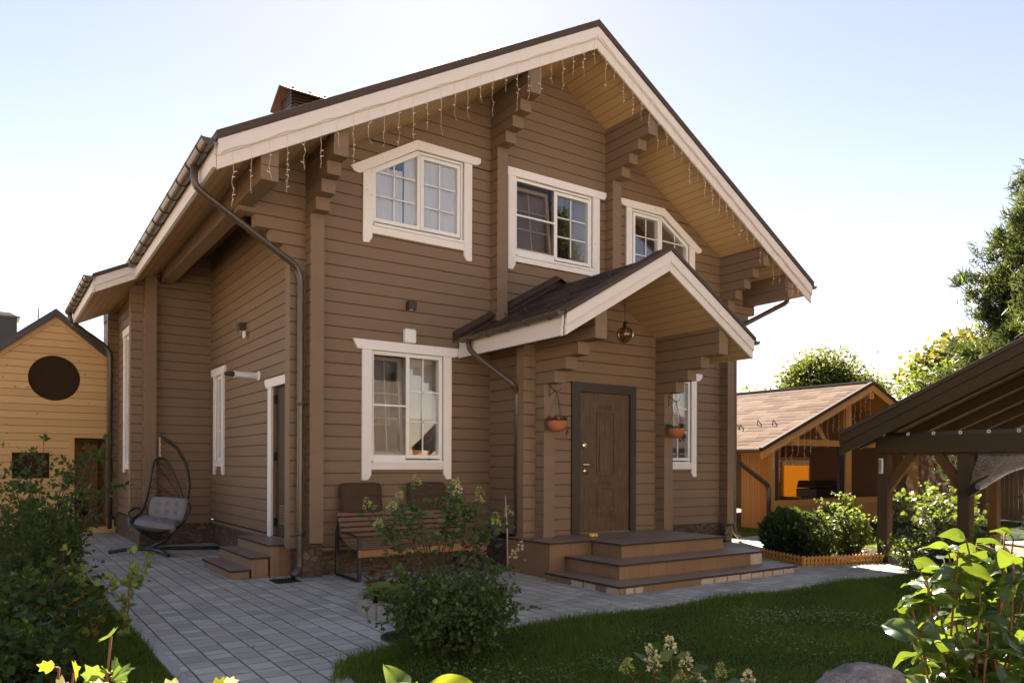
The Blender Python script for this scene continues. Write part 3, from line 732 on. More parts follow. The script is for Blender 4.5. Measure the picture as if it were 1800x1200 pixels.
# left fascias (two boards) + gutters
def fascia(x, ya, za, yb, zb, h, par):
    mb = MB(); mb.hexa([(x - .012, ya, za - h * .5), (x + .02, ya, za - h * .5), (x + .02, yb, zb - h * .5), (x - .012, yb, zb - h * .5), (x - .012, ya, za), (x + .02, ya, za), (x + .02, yb, zb), (x - .012, yb, zb)])
    mb.hexa([(x - .03, ya, za - h), (x + .008, ya, za - h), (x + .008, yb, zb - h), (x - .03, yb, zb - h), (x - .03, ya, za - h * .5 - .004), (x + .008, ya, za - h * .5 - .004), (x + .008, yb, zb - h * .5 - .004), (x - .03, yb, zb - h * .5 - .004)])
    return mb.build('fascia_board', M['barge'], par)
fascia(-1.345, -1.02, 4.88, 4.28, 4.73, .27, H); fascia(-1.945, 4.31, 4.42, 7.9, 4.42, .24, H)
def gutter(par, A, B, r=.065, clips=9, closed=(True, True)):
    A, B = Vector(A), Vector(B); ax = (B - A).normalized(); side = ax.cross(Vector((0, 0, 1))).normalized(); mb = MB(); n = 10
    P = []
    for p in (A, B):
        for rr_ in (r, r - .006):
            for k in range(n + 1):
                a = math.pi * k / n; P.append(p + side * (math.cos(a) * rr_) - Vector((0, 0, 1)) * (math.sin(a) * rr_))
    m = n + 1
    for k in range(n):
        mb.add([P[k], P[k + 1], P[2 * m + k + 1], P[2 * m + k]], [(0, 1, 2, 3)]); mb.add([P[m + k], P[m + k + 1], P[3 * m + k + 1], P[3 * m + k]], [(0, 1, 2, 3)])
    for p in (A, B): mb.add([p + side * (math.cos(math.pi * k / n) * r) - Vector((0, 0, 1)) * (math.sin(math.pi * k / n) * r) for k in range(m)], [list(range(m))])
    o = mb.build('gutter', M['gutter'], par)
    for q in range(clips):
        c = A.lerp(B, (q + .5) / clips); mb = MB()
        mb.tube([c + side * (math.cos(math.pi * k / n) * (r + .006)) - Vector((0, 0, 1)) * (math.sin(math.pi * k / n) * (r + .006)) for k in range(m)], .008, 5); mb.build('gutter_bracket', M['gutter'], o)
    for sgn in (1, -1): mb = MB(); mb.tube([A + side * r * sgn, B + side * r * sgn], .009, 6); mb.build('gutter_bead', M['gutter'], o)
    return o
gutter(H, (-1.44, -1.12, 4.87), (-1.42, 4.2, 4.70), .07, 10); gutter(H, (-2.03, 4.22, 4.42), (-2.03, 7.8, 4.42), .065, 8)
gutter(H, (9.36, -1.10, 4.80), (9.36, 6, 4.80), .06, 8)
def pipe(par, pts, r=.042, name='downpipe', clips=()):
    # rounded elbows
    P = [Vector(p) for p in pts]; out = [P[0]]
    for i in range(1, len(P) - 1):
        a, b, c = P[i - 1], P[i], P[i + 1]; d1 = (a - b); d2 = (c - b); q = min(.09, d1.length * .4, d2.length * .4)
        p1 = b + d1.normalized() * q; p2 = b + d2.normalized() * q
        for t in (0, .33, .66, 1): out.append(p1.lerp(b, t).lerp(b.lerp(p2, t), t))
    out.append(P[-1]); mb = MB(); mb.tube(out, r, 12)
    for c in clips: mb.tube([(c[0], c[1], c[2] - .02), (c[0], c[1], c[2] + .02)], r + .008, 12)
    o = mb.build(name, M['gutter'], par, smooth=True); return o
pipe(H, [(-1.44, -.45, 4.80), (-1.44, -.45, 4.56), (-.16, -.115, 3.93), (-.095, -.10, 3.80), (-.095, -.10, .22), (-.10, -.11, .12), (-.21, -.19, .05)], .042, clips=[(-.095, -.10, .56), (-.095, -.10, 2.2)])
pipe(H, [(9.36, -.5, 4.76), (9.36, -.5, 4.60), (8.42, -.02, 4.05), (8.40, -.02, 3.9), (8.41, -.02, .18), (8.50, -.10, .05)], .045)
pipe(H, [(-2.03, 7.55, 4.36), (-2.03, 7.55, 4.22), (-1.40, 7.95, 3.86), (-1.28, 7.96, 3.7), (-1.28, 7.96, .1)], .042)
# chimney
ch = MB(); ch.box(1.03, 1.70, 3.7, 4.35, 6.0, 7.78); cho = ch.build('chimney', M['metal'], H, bevel=.01)
mb = MB()
for i in range(5): mb.box(1.05, 1.68, 3.72, 4.33, 7.80 + i * .055, 7.825 + i * .055)
for x in (1.05, 1.36, 1.64):
    for y in (3.72, 4.27): mb.box(x, x + .05, y, y + .05, 7.78, 8.1)
mb.build('chimney_louvre', M['gutter'], cho)
mb = MB()
mb.hexa([(.93, 3.5, 7.93), (1.82, 3.5, 7.93), (1.82, 4.03, 8.205), (.93, 4.03, 8.205), (.93, 3.5, 7.955), (1.82, 3.5, 7.955), (1.82, 4.03, 8.235), (.93, 4.03, 8.235)])
mb.hexa([(.93, 4.03, 8.205), (1.82, 4.03, 8.205), (1.82, 4.56, 7.93), (.93, 4.56, 7.93), (.93, 4.03, 8.235), (1.82, 4.03, 8.235), (1.82, 4.56, 7.955), (.93, 4.56, 7.955)])
mb.build('chimney_cap', M['slat'], cho)

# ---- vestibule and porch canopy
yv = -1.156
vest_h = [(3.448, 4.69, .40, 2.62)]
def zc(x): return 4.03 - .60 * abs(x - 4.06)
def ext_v(a, b):
    uL, uR = 2.62, 5.50
    if a > 2.95: uL = max(2.62, 4.06 - (4.03 - a) / .6 - .02); uR = min(5.5, 4.06 + (4.03 - a) / .6 + .02)
    return (uL, uR) if uR - uL > .05 else None
log_wall('vestibule_front_wall', H, TF(yv), GZ, 4.1, P0, ext_v, .17, vest_h)
PS = ((2.545, -.25), )
def porch_wall(name, x0):
    def e(a, b):
        u = yv - .19
        for zz, yy in ((2.53, -1.575), (2.69, -1.81), (2.85, -2.06), (3.01, -2.39)):
            if a > zz - .02: u = yy
        return (u, -.001)
    return log_wall(name, H, TL(x0), 2.535 - 13 * P0, 3.36, P0, e, .188)
porch_wall('vestibule_side_wall', 2.822); porch_wall('vestibule_side_wall', 5.121)
PA = (4.06, 4.262)
pl = slab('porch_roof', H, [(2.28, -2.42, 3.235), (4.06, -2.42, 4.26), (4.06, .03, 4.26), (2.28, .03, 3.235)], .235, RM)
pr_ = slab('porch_roof', H, [(4.06, -2.42, 4.26), (5.80, -2.42, 3.235), (5.80, .03, 3.235), (4.06, .03, 4.26)], .235, RM)
gable_trim(H, (2.30, 3.245), (4.06, 4.27), (5.785, 3.245), -2.45, .145, .125, .06)
mb = MB()
for E1, E2 in (((2.18, 3.36), (4.06, 4.44)), ((4.06, 4.44), (5.85, 3.40))):
    mb.hexa([(E1[0], -.02, E1[1] - .16), (E2[0], -.02, E2[1] - .16), (E2[0], .02, E2[1] - .16), (E1[0], .02, E1[1] - .16), (E1[0], -.02, E1[1]), (E2[0], -.02, E2[1]), (E2[0], .02, E2[1]), (E1[0], .02, E1[1])])
    mb.hexa([(E1[0], -.16, E1[1] - .075), (E2[0], -.16, E2[1] - .075), (E2[0], -.02, E2[1] - .012), (E1[0], -.02, E1[1] - .012), (E1[0], -.16, E1[1] - .066), (E2[0], -.16, E2[1] - .066), (E2[0], -.02, E2[1]), (E1[0], -.02, E1[1])])
mb.build('wall_flashing', M['metal'], H)
fascia(2.275, -2.43, 3.235, -.05, 3.235, .255, H)
gutter(H, (2.19, -2.50, 3.25), (2.19, -.25, 3.22), .055, 5); gutter(H, (5.86, -2.48, 3.25), (5.86, -.1, 3.25), .055, 5)
pipe(H, [(2.19, -.42, 3.18), (2.2, -.44, 3.04), (2.52, -1.02, 2.56), (2.63, -.98, 2.45), (2.63, -.98, .5)], .038)
for x, y in ((2.62, -2.1), (2.75, -1.55), (2.62, -1.0), (2.95, -.75), (3.1, -2.2), (3.25, -1.4), (3.5, -1.9), (2.9, -.35)):
    z = 3.235 + (x - 2.28) * .576; mb = MB()
    mb.tube([(x - .01, y - .03, z + .01), (x - .05, y, z + .075), (x - .01, y + .03, z + .01)], .007, 5)
    mb.box(x - .03, x + .12, y - .015, y + .015, z + .002, z + .012); mb.build('snow_guard', M['metal'], pl)

# ---- windows (casing with sub-parts)
CH = .05
def casing(par, T, tops, sides, bottom, name='window', th=.035):
    mb = MB()
    for poly in tops: mb.prism(poly, .0, th + .008, T)
    for poly in sides: mb.prism(poly, .0, th, T)
    if bottom: mb.prism(bottom, .0, th - .004, T)
    return mb.build(name, M['trim'], par, bevel=.003)
def off(poly, d):
    """inset a convex polygon by d"""
    n = len(poly); out = []; ar = sum(poly[i][0] * poly[(i + 1) % n][1] - poly[(i + 1) % n][0] * poly[i][1] for i in range(n)); sg = 1 if ar > 0 else -1
    for i in range(n):
        p0, p1, p2 = Vector(poly[i - 1]), Vector(poly[i]), Vector(poly[(i + 1) % n])
        a = (p1 - p0).normalized(); b = (p2 - p1).normalized(); na = Vector((-a.y, a.x)) * sg; nb = Vector((-b.y, b.x)) * sg
        k = d / max(.2, 1 + na.dot(nb)); q = p1 + (na + nb) * k; out.append((q.x, q.y))
    return out
def bars(mb, T, segs, d, wd=.009):
    for (a, b, c, e) in segs:
        v = Vector((c - a, e - b)).normalized(); nn = Vector((-v.y, v.x)) * wd
        mb.prism([(a - nn.x, b - nn.y), (c - nn.x, e - nn.y), (c + nn.x, e + nn.y), (a + nn.x, b + nn.y)], d - .004, d + .004, T)
def pane(par, T, poly, d, mat='glass', name='pane'):
    mb = MB(); n = len(poly); mb.add([T(u, d, z) for u, z in poly], [list(range(n))]); mb.add([T(u, d - .02, z) for u, z in poly], [list(range(n))]); return mb.build(name, M[mat], par)
def fill_win(win, T, outer, lights, sashes, segs, curtain=None, fw=.035, sill=True):
    mb = MB(); mb.ring(outer, off(outer, fw), -.10, -.008, T)
    for s in sashes: mb.ring(s, off(s, .05), -.09, .002, T)
    mb.build('frame', M['white'], win, bevel=.003)
    for pl_ in lights: pane(win, T, pl_, -.035)
    if segs: mb = MB(); bars(mb, T, segs, -.028); mb.build('muntin', M['white'], win)
    us = [p[0] for p in outer]; zs = [p[1] for p in outer]
    if sill: mb = MB(); mb.box(0, 0, 0, 0, 0, 0); mb = MB(); mb.prism(rect(min(us) + .01, max(us) - .01, min(zs) - .012, min(zs) + .022), -.02, .055, T); mb.build('sill', M['white'], win)
    # reveal box behind the window: sides, back
    mb = MB(); mb.ring([(u, z) for u, z in outer], [(u, z) for u, z in off(outer, .004)], -.60, -.10, T); mb.cur = 1; mb.add([T(u, -.60, z) for u, z in outer], [list(range(len(outer)))]); mb.build('reveal', [M['blind'], M['dark']], win)
    if curtain:
        for (poly, mat, d) in curtain:
            u0, u1 = min(p[0] for p in poly), max(p[0] for p in poly); z0, z1 = min(p[1] for p in poly), max(p[1] for p in poly)
            mb = MB(); n = 40; V = []
            for i in range(n + 1):
                u = u0 + (u1 - u0) * i / n; dd = d + (.009 * math.sin(u * 55) + .006 * math.sin(u * 23 + 1) if mat == 'curtain' else 0)
                V += [T(u, dd, z0), T(u, dd, z1)]
            mb.add(V, [(2 * i, 2 * i + 2, 2 * i + 3, 2 * i + 1) for i in range(n)]); mb.build('curtain' if mat == 'curtain' else 'blind', M[mat], win, smooth=True)

def tilt_sash(win, T, r, lean, v_at, h_at):
    """inward tilted sash: bottom hinged, the top leaning into the room"""
    u0, u1, z0, z1 = r
    T2 = lambda u, d, z: T(u, d - .05 - lean * (z - z0) / (z1 - z0), z)
    o = rect(u0, u1, z0, z1); mb = MB(); mb.ring(o, off(o, .055), -.05, 0.0, T2); s = mb.build('tilted_sash', M['white'], win, bevel=.003)
    i = off(o, .055); pane(win, T2, i, -.02)
    mb = MB(); sg = [(v_at, i[0][1], v_at, i[2][1])] + [(i[0][0], h, i[1][0], h) for h in h_at]; bars(mb, T2, sg, -.012); mb.build('muntin', M['white'], win)

def plain_window(T, u, z, kind):
    """side-by-side window: left opening with screen and tilted sash, right fixed sash"""
    o = lambda a: a + u
    if kind == 'low':
        w_ = casing(H, T, [[(o(.635), 3.116), (o(.706), 2.986), (o(2.215), 2.986), (o(2.29), 3.05), (o(2.29), 3.116)]],
                    [[(o(.77), 2.985), (o(.77), 1.230), (o(.862), 1.230), (o(.908), 1.30), (o(.908), 2.985)], [(o(2.022), 2.985), (o(2.022), 1.305), (o(2.07), 1.233), (o(2.15), 1.233), (o(2.15), 2.985)]],
                    rect(o(.909), o(2.021), 1.371, 1.470))
        fill_win(w_, T, rect(o(.91), o(2.02), 1.47, 2.985), [rect(o(1.49), o(1.957), 1.575, 2.93)], [rect(o(1.44), o(2.007), 1.525, 2.98)],
                 [(o(1.713), 1.575, o(1.713), 2.93), (o(1.49), 2.462, o(1.957), 2.462), (o(1.49), 2.039, o(1.957), 2.039)], [(rect(o(1.47), o(1.99), 2.10, 2.96), 'blind', -.25), (rect(o(.93), o(1.44), 2.0, 2.96), 'blind', -.5)])
        mb = MB(); mb.prism(rect(o(.945), o(1.44), 1.506, 1.556), -.08, -.012, T); mb.build('bottom_rail', M['white'], w_)
        tilt_sash(w_, T, (o(.945), o(1.435), 1.56, 2.93), .12, o(1.18), [2.08, 2.42])
        mb = MB(); mb.prism(rect(o(.945), o(1.435), 2.238, 2.262), -.012, .0, T); mb.ring(rect(o(.935), o(1.45), 1.555, 2.945), rect(o(.95), o(1.435), 1.572, 2.93), -.012, .003, T); mb.build('screen_frame', M['white'], w_)
        pane(w_, T, rect(o(.95), o(1.435), 1.572, 2.93), -.006, 'screen', 'insect_screen')
    return w_
wlow = plain_window(TF(0), 0, 0, 'low'); wlow2 = plain_window(TF(0), 5.18, 0, 'low')
# orange lampshade seen through the left ground floor window
mb = MB(); mb.lathe([(.20, 0), (.27, .14), (.26, .145), (.18, 0)], (1.73, .36, 1.50), 24); mb.build('lamp_shade', M['amber'], wlow)

T0 = TF(0)
wc = casing(H, T0, [[(3.113, 5.96), (3.114, 5.838), (5.065, 5.838), (5.10, 5.90), (5.10, 5.96)]],
            [[(3.128, 5.837), (3.128, 4.412), (3.215, 4.412), (3.268, 4.50), (3.268, 5.837)], [(4.822, 5.837), (4.822, 4.48), (4.88, 4.41), (4.963, 4.41), (4.963, 5.837)]], rect(3.269, 4.821, 4.54, 4.632))
fill_win(wc, T0, rect(3.27, 4.82, 4.632, 5.838), [rect(4.10, 4.702, 4.785, 5.71)], [rect(4.045, 4.785, 4.69, 5.78)],
         [(4.392, 4.785, 4.392, 5.71), (4.10, 5.39, 4.702, 5.39), (4.10, 5.085, 4.702, 5.085)], [(rect(3.28, 4.04, 4.66, 5.82), 'blind', -.26)])
mb = MB(); mb.prism(rect(3.306, 4.04, 4.668, 4.736), -.08, -.012, T0); mb.build('bottom_rail', M['white'], wc)
tilt_sash(wc, T0, (3.31, 4.03, 4.735, 5.775), .12, 3.64, [5.10, 5.40])
mb = MB(); mb.prism(rect(3.305, 4.03, 5.255, 5.28), -.012, .0, T0); mb.ring(rect(3.292, 4.045, 4.735, 5.80), rect(3.306, 4.03, 4.75, 5.785), -.012, .003, T0); mb.build('screen_frame', M['white'], wc)
pane(wc, T0, rect(3.306, 4.03, 4.75, 5.785), -.006, 'screen', 'insect_screen')

def gable_window(mir):
    f = (lambda p: [(8.05 - a, b) for a, b in p][::-1]) if mir else (lambda p: p)
    fs = (lambda s: [(8.05 - a, b, 8.05 - c, d) for a, b, c, d in s]) if mir else (lambda s: s)
    w_ = casing(H, T0, [f([(.593, 5.395), (.64, 5.335), (.722, 5.318), (1.588, 5.838), (1.588, 5.975)]), f([(1.588, 5.838), (2.564, 5.838), (2.63, 5.885), (2.63, 5.955), (1.588, 5.972)])],
                [f([(.777, 5.35), (.777, 4.419), (.86, 4.419), (.912, 4.50), (.912, 5.43)]), f([(2.352, 5.836), (2.352, 4.485), (2.40, 4.414), (2.485, 4.414), (2.485, 5.836)])], f(rect(.913, 2.351, 4.555, 4.668)))
    out = f([(.914, 4.67), (2.35, 4.67), (2.35, 5.838), (1.60, 5.838), (.914, 5.435)])
    fill_win(w_, T0, out, [f([(.938, 4.75), (1.585, 4.75), (1.585, 5.78), (.938, 5.393)]), f(rect(1.70, 2.23, 4.79, 5.724))], [f(rect(1.655, 2.30, 4.735, 5.785)), f([(.925, 4.73), (1.65, 4.73), (1.65, 5.825), (1.615, 5.825), (.925, 5.42)])],
             fs([(1.256, 4.75, 1.256, 5.58), (.95, 5.419, 1.585, 5.419), (.938, 5.095, 1.585, 5.095), (1.972, 4.79, 1.972, 5.724), (1.70, 5.402, 2.23, 5.402), (1.70, 5.079, 2.23, 5.079)]),
             [(f(rect(.94, 1.40, 4.68, 5.52)), 'curtain', -.075), (f(rect(1.43, 1.60, 4.68, 5.80)), 'curtain', -.075), (f(rect(1.66, 2.32, 4.68, 5.82)), 'curtain', -.075)] if not mir else [(f(rect(.95, 1.2, 4.68, 5.36)), 'curtain', -.3), (f(rect(2.0, 2.32, 4.68, 5.82)), 'curtain', -.3)])
    return w_
gable_window(False); gable_window(True)
# narrow side window and side door on the left wall, tall window of the wing
TS = TL(0)
ws = casing(H, TS, [[(3.845, 3.114), (3.90, 2.984), (4.77, 2.984), (4.82, 3.114)]],
            [[(3.978, 2.983), (3.978, 1.246), (4.06, 1.246), (4.10, 1.32), (4.10, 2.983)], [(4.54, 2.983), (4.54, 1.32), (4.58, 1.246), (4.665, 1.246), (4.665, 2.983)]], rect(4.101, 4.539, 1.39, 1.475))
fill_win(ws, TS, rect(4.10, 4.54, 1.475, 2.984), [rect(4.18, 4.46, 1.575, 2.935)], [], [(4.18, 2.493, 4.46, 2.493), (4.18, 2.024, 4.46, 2.024)], [(rect(4.12, 4.52, 1.5, 2.95), 'blind', -.2)], fw=.07)
TW = TL(-1.124)
ww = casing(H, TW, [rect(6.15, 7.12, 3.90, 4.03)], [rect(6.22, 6.35, 1.26, 3.899), rect(6.95, 7.08, 1.26, 3.899)], rect(6.351, 6.949, 1.33, 1.42))
fill_win(ww, TW, rect(6.35, 6.95, 1.42, 3.90), [rect(6.42, 6.88, 1.49, 3.83)], [], [(6.42, 2.6, 6.88, 2.6)], None, fw=.07)
dc = casing(H, TS, [[(.10, 2.655), (.10, 2.532), (1.52, 2.532), (1.585, 2.60), (1.585, 2.655)]], [rect(1.30, 1.46, .41, 2.531), rect(.18, .34, .41, 2.531)], None, 'side_door')
mb = MB(); mb.prism(rect(.345, 1.30, .42, 2.53), -.14, -.045, TS); mb.cur = 0; leaf_ = mb.build('door_leaf', M['perg'], dc)
for z in (2.36, 1.55, .62): mb = MB(); mb.prism(rect(1.255, 1.30, z - .06, z + .06), -.05, .0, TS); mb.build('hinge', M['black'], dc)
mb = MB()
for i in range(8): mb.prism([(.45, .60 + i * .035), (1.10, .60 + i * .035), (1.10, .62 + i * .035), (.45, .62 + i * .035)], -.046, -.025, TS)
mb.build('vent_louvre', M['slat'], dc)

# ---- entrance door
TV = TF(yv)
mb = MB(); o = [(3.448, .46), (4.692, .46), (4.692, 2.625), (3.448, 2.625)]; ii = [(3.602, .462), (4.578, .462), (4.578, 2.492), (3.602, 2.492)]; mb.ring(o, ii, -.16, .028, TV); fd = mb.build('front_door', M['doorframe'], H, bevel=.006)
mb = MB(); mb.prism(rect(3.604, 4.576, .475, 2.490), -.10, -.005, TV)
for (a, b, c, d) in ((3.93, 4.277, 1.293, 2.22), (3.93, 4.277, .79, 1.114)):
    mb.ring(rect(a, b, c, d), rect(a + .022, b - .022, c + .022, d - .022), -.01, .008, TV); mb.prism(rect(a + .05, b - .05, c + .05, d - .05), -.01, .005, TV)
for i in range(6):
    for z0 in (2.25, 1.14, .68): mb.prism(rect(3.95, 4.255, z0 + i * .014, z0 + i * .014 + .007), -.01, -.001, TV)
mb.build('door_leaf', M['doorwood'], fd, bevel=.003)
mb = MB(); mb.lathe([(.045, 0), (.045, -.014), (.03, -.02), (0, -.022)], (3.699, yv + .004, 1.724), 16, 'y'); mb.build('lock', M['chrome'], fd, smooth=True); mb = MB(); mb.lathe([(.04, 0), (.04, -.014), (0, -.018)], (3.711, yv + .004, 1.356), 16, 'y'); mb.build('lock', M['chrome'], fd, smooth=True)
mb = MB(); mb.lathe([(.036, 0), (.036, -.014), (.014, -.018), (.014, -.06), (0, -.062)], (3.708, yv + .004, 1.448), 14, 'y'); mb.tube([(3.708, yv - .052, 1.448), (3.75, yv - .056, 1.45), (3.83, yv - .05, 1.444)], [.012, .011, .008], 8); mb.build('handle', M['chrome'], fd, smooth=True)
mb = MB(); mb.prism(rect(3.604, 4.576, .462, .474), -.05, .01, TV); mb.build('threshold', M['chrome'], fd)

# ---- porch steps and side steps (parts of the house)
def step_block(par, name, polys, treadpoly):
    pass
def block(mb, x0, x1, y0, y1, z0, z1, over=.02, th=.022):
    mb.cur = 0; mb.box(x0, x1, y0, y1, z0, z1 - th)
    mb.cur = 1; mb.box(x0 - over, x1 + over, y0 - over, y1, z1 - th + .0, z1)
    mb.cur = 2
    mb.box(x0 - over - .004, x1 + over + .004, y0 - over - .006, y0 - over - .001, z1 - th - .004, z1 - .001); mb.box(x0 - over - .006, x0 - over - .001, y0 - over, y1, z1 - th - .004, z1 - .001); mb.box(x1 + over + .001, x1 + over + .006, y0 - over, y1, z1 - th - .004, z1 - .001)
mb = MB()
block(mb, 2.50, 5.10, -1.90, -.93, -.05, .459); block(mb, 3.18, 5.10, -2.49, -1.935, -.02, .4575)
block(mb, 2.75, 5.385, -2.915, -2.515, -.03, .280); block(mb, 2.75, 3.15, -2.51, -1.925, -.03, .2795); block(mb, 5.13, 5.385, -2.51, -1.2, -.03, .279)
block(mb, 2.43, 5.62, -3.265, -2.94, -.03, .100); block(mb, 2.43, 2.72, -2.935, -1.925, -.03, .0995); block(mb, 5.415, 5.62, -2.935, -1.2, -.03, .099)
mb.build('porch_steps', [M['tile'], M['tread'], M['nosing']], H)
def patch(x0, x1, y, z0, z1, seed):
    rs = random.Random(seed); n = 14; top = []; P = []
    for i in range(n + 1):
        u = x0 + (x1 - x0) * i / n; P.append((u, z1 - (rs.random() * .012)))
    poly = [(x0, z0)] + [(x1, z0)] + P[::-1]
    mb = MB(); mb.prism(poly, 0, .006, TF(y)); mb.build('exposed_masonry', M['render'], H)
for a, b in ((2.52, 2.64), (2.66, 2.78), (3.76, 3.98), (4.0, 4.22), (4.25, 4.47), (4.5, 4.7), (4.72, 4.93), (4.95, 5.12), (5.15, 5.36), (5.38, 5.6)): patch(a, b, -3.266, -.02, .074, int(a * 100))
patch(5.14, 5.375, -2.916, .102, .252, 5)
for a, b in ((-2.62, -2.42), (-2.86, -2.66), (-3.25, -3.05)):
    mb = MB(); mb.prism(rect(a, b, -.02, .07), 0, .006, TL(2.429)); mb.build('exposed_masonry', M['render'], H)
mb = MB()
block(mb, -.365, -.002, .237, 1.75, -.05, .408); block(mb, -.60, -.39, .237, 1.75, -.05, .262); block(mb, -.84, -.625, .237, 1.72, -.05, .116)
mb.build('side_steps', [M['tile'], M['tread'], M['nosing']], H)
#@@NEXT
# ================================================================== THINGS ON THE HOUSE
def strand(par, p, L, seed):
    rs = random.Random(seed); mb = MB(); pts = [Vector(p)]; n = max(4, int(L / .06))
    for i in range(1, n + 1):
        k = i / n; wob = .012 * (k > .35)
        pts.append(Vector((p[0] + rs.uniform(-wob, wob) + (.03 * rs.uniform(-1, 1) if i == n else 0), p[1] + rs.uniform(-wob, wob), p[2] - L * k)))
    mb.tube(pts, .0023, 4)
    for i in range(3, n):
        if rs.random() < .62:
            q = pts[i]; a = rs.uniform(0, 6.28); mb.cur = 1; mb.tube([q, q + Vector((math.cos(a) * .034, math.sin(a) * .02, .012))], [.0045, .0035], 4); mb.cur = 0
    mb.build('light_strand', [M['cord'], M['bulb']], par)
def garland(label, A, B, y, n, seed, extra=(), grp='icicle light strings under the eaves', short=None):
    t = thing('icicle_lights', label, 'string lights', (A[0], y, A[1]), grp); rs = random.Random(seed); mb = MB(); pts = []
    N = n * 3
    for i in range(N + 1):
        k = i / N; pts.append((A[0] + (B[0] - A[0]) * k, y - .008, A[1] + (B[1] - A[1]) * k + .008 * math.sin(i * .8) + rs.uniform(-.004, .004)))
    for e in extra: pts.append(e)
    mb.tube(pts, .005, 4); mb.build('cable', M['cord'], t)
    pat = [.62, .58, .66, .48, .60, .40, .55, .46, .64, .38]
    for i in range(n):
        k = (i + .6) / n; strand(t, (A[0] + (B[0] - A[0]) * k, y - .010, A[1] + (B[1] - A[1]) * k), pat[(i * 3 + seed) % 10] * rs.uniform(.85, 1.1) * (short or 1), seed * 100 + i)
    for i, e in enumerate(extra[1:]):
        strand(t, e, pat[(i * 7 + 2) % 10] * .8, seed * 100 + 60 + i)
garland('string of icicle lights hanging along the left slope of the big gable', (-1.30, 4.755), (3.99, 7.705), -1.085, 27, 1)
garland('string of icicle lights hanging along the right slope of the big gable and its eave', (4.03, 7.705), (9.27, 4.63), -1.085, 29, 2,
        [(9.27, -1.06, 4.62)] + [(9.29, -.9 + .42 * i, 4.56) for i in range(9)])

t = thing('wall_lamp', 'white rounded wall lamp above the ground floor window left of the porch', 'wall lamp', (1.47, 0, 3.22))
mb = MB(); mb.box(1.385, 1.555, -.03, .0, 3.125, 3.315); o = mb.build('back_plate', M['white'], t, bevel=.012)
mb = MB(); mb.box(1.38, 1.56, -.085, -.032, 3.12, 3.32); o = mb.build('diffuser', M['white'], t, bevel=.04)
def cube_lamp(label, x0, x1, y0, y1, z0, z1, sens=None):
    t = thing('cube_wall_light', label, 'wall light', ((x0 + x1) / 2, (y0 + y1) / 2, z0), 'small brown cube lights on the log walls')
    mb = MB(); mb.box(x0, x1, y0, y1, z0, z1); mb.build('housing', M['metal'] if not sens else M['gutter'], t, bevel=.006)
    mb = MB(); cx_, cy_ = (x0 + x1) / 2, (y0 + y1) / 2; mb.lathe([(.03, 0), (.03, .012), (0, .012)], (cx_, cy_, z0 - .006), 14); mb.build('lens', M['white'], t)
    if sens: mb = MB(); mb.lathe([(.028, 0), (.032, .03), (.032, .10), (.02, .115), (0, .116)], sens, 12); mb.build('motion_sensor', M['white'], t, smooth=True)
cube_lamp('small brown cube light on the front wall above the white wall lamp', 1.425, 1.545, -.11, 0, 3.585, 3.70)
cube_lamp('small dark cube light with a white sensor on the left side wall', -.11, 0, 2.70, 2.85, 3.53, 3.66, (-.05, 2.60, 3.40))
t = thing('vent_pipe', 'white plastic vent pipe sticking out of the left side wall above the side door', 'pipe', (0, 2.0, 2.76))
mb = MB(); mb.lathe([(.075, 0), (.075, -.012), (.06, -.02), (.048, -.022), (.048, -.33), (.052, -.335), (.052, -.36), (0, -.361)], (0, 2.0, 2.76), 18, 'x'); mb.build('pipe', M['white'], t, smooth=False)
mb = MB(); mb.lathe([(.036, -.36), (.036, -.42), (.03, -.46), (.024, -.50), (0, -.501)], (0, 2.0, 2.76), 16, 'x'); mb.build('nozzle', M['darkroof'], t)

def m_globe():
    N = NT('smoky_globe_glass'); fr = N.schlick(.1); g = N.n('BsdfGlossy'); g.inputs['Roughness'].default_value = .03
    tr = N.n('BsdfTransparent'); tr.inputs[0].default_value = (.55, .48, .4, 1); mx = N.n('MixShader'); N.l(fr, mx.inputs[0]); N.l(tr.outputs[0], mx.inputs[1]); N.l(g.outputs[0], mx.inputs[2]); return N.fin(mx.outputs[0])
M['globe'] = m_globe()
px, py, pz = 4.06, -1.60, 3.29
t = thing('pendant_lamp', 'round smoky glass pendant lamp hanging under the porch roof ridge', 'lamp', (px, py, pz))
mb = MB(); mb.tube([(px, py, 4.02), (px, py, pz + .16)], .006, 6); mb.lathe([(.05, 4.0), (.05, 4.03), (0, 4.03)], (px, py, 0), 14); mb.build('cord', M['black'], t)
mb = MB(); mb.lathe([(0, .19), (.022, .185), (.028, .12), (.03, .10), (0, .1)], (px, py, pz), 14); mb.build('socket', M['black'], t, smooth=True)
mb = MB(); mb.lathe([(.03, .11)] + [(.115 * math.sin(math.pi * k / 16), .115 * math.cos(math.pi * k / 16)) for k in range(2, 17)], (px, py, pz), 24); mb.build('globe', M['globe'], t, smooth=True)
mb = MB(); mb.lathe([(0, .08), (.02, .07), (.035, .02), (.03, -.02), (0, -.035)], (px, py, pz), 14); mb.build('bulb', M['amber'], t, smooth=True)
mb = MB()
for k in range(6):
    a = k * math.pi / 3; mb.tube([(px + .118 * math.sin(math.pi * q / 12) * math.cos(a), py + .118 * math.sin(math.pi * q / 12) * math.sin(a), pz + .118 * math.cos(math.pi * q / 12)) for q in range(2, 13)], .0035, 4)
mb.build('cage', M['chrome'], t)

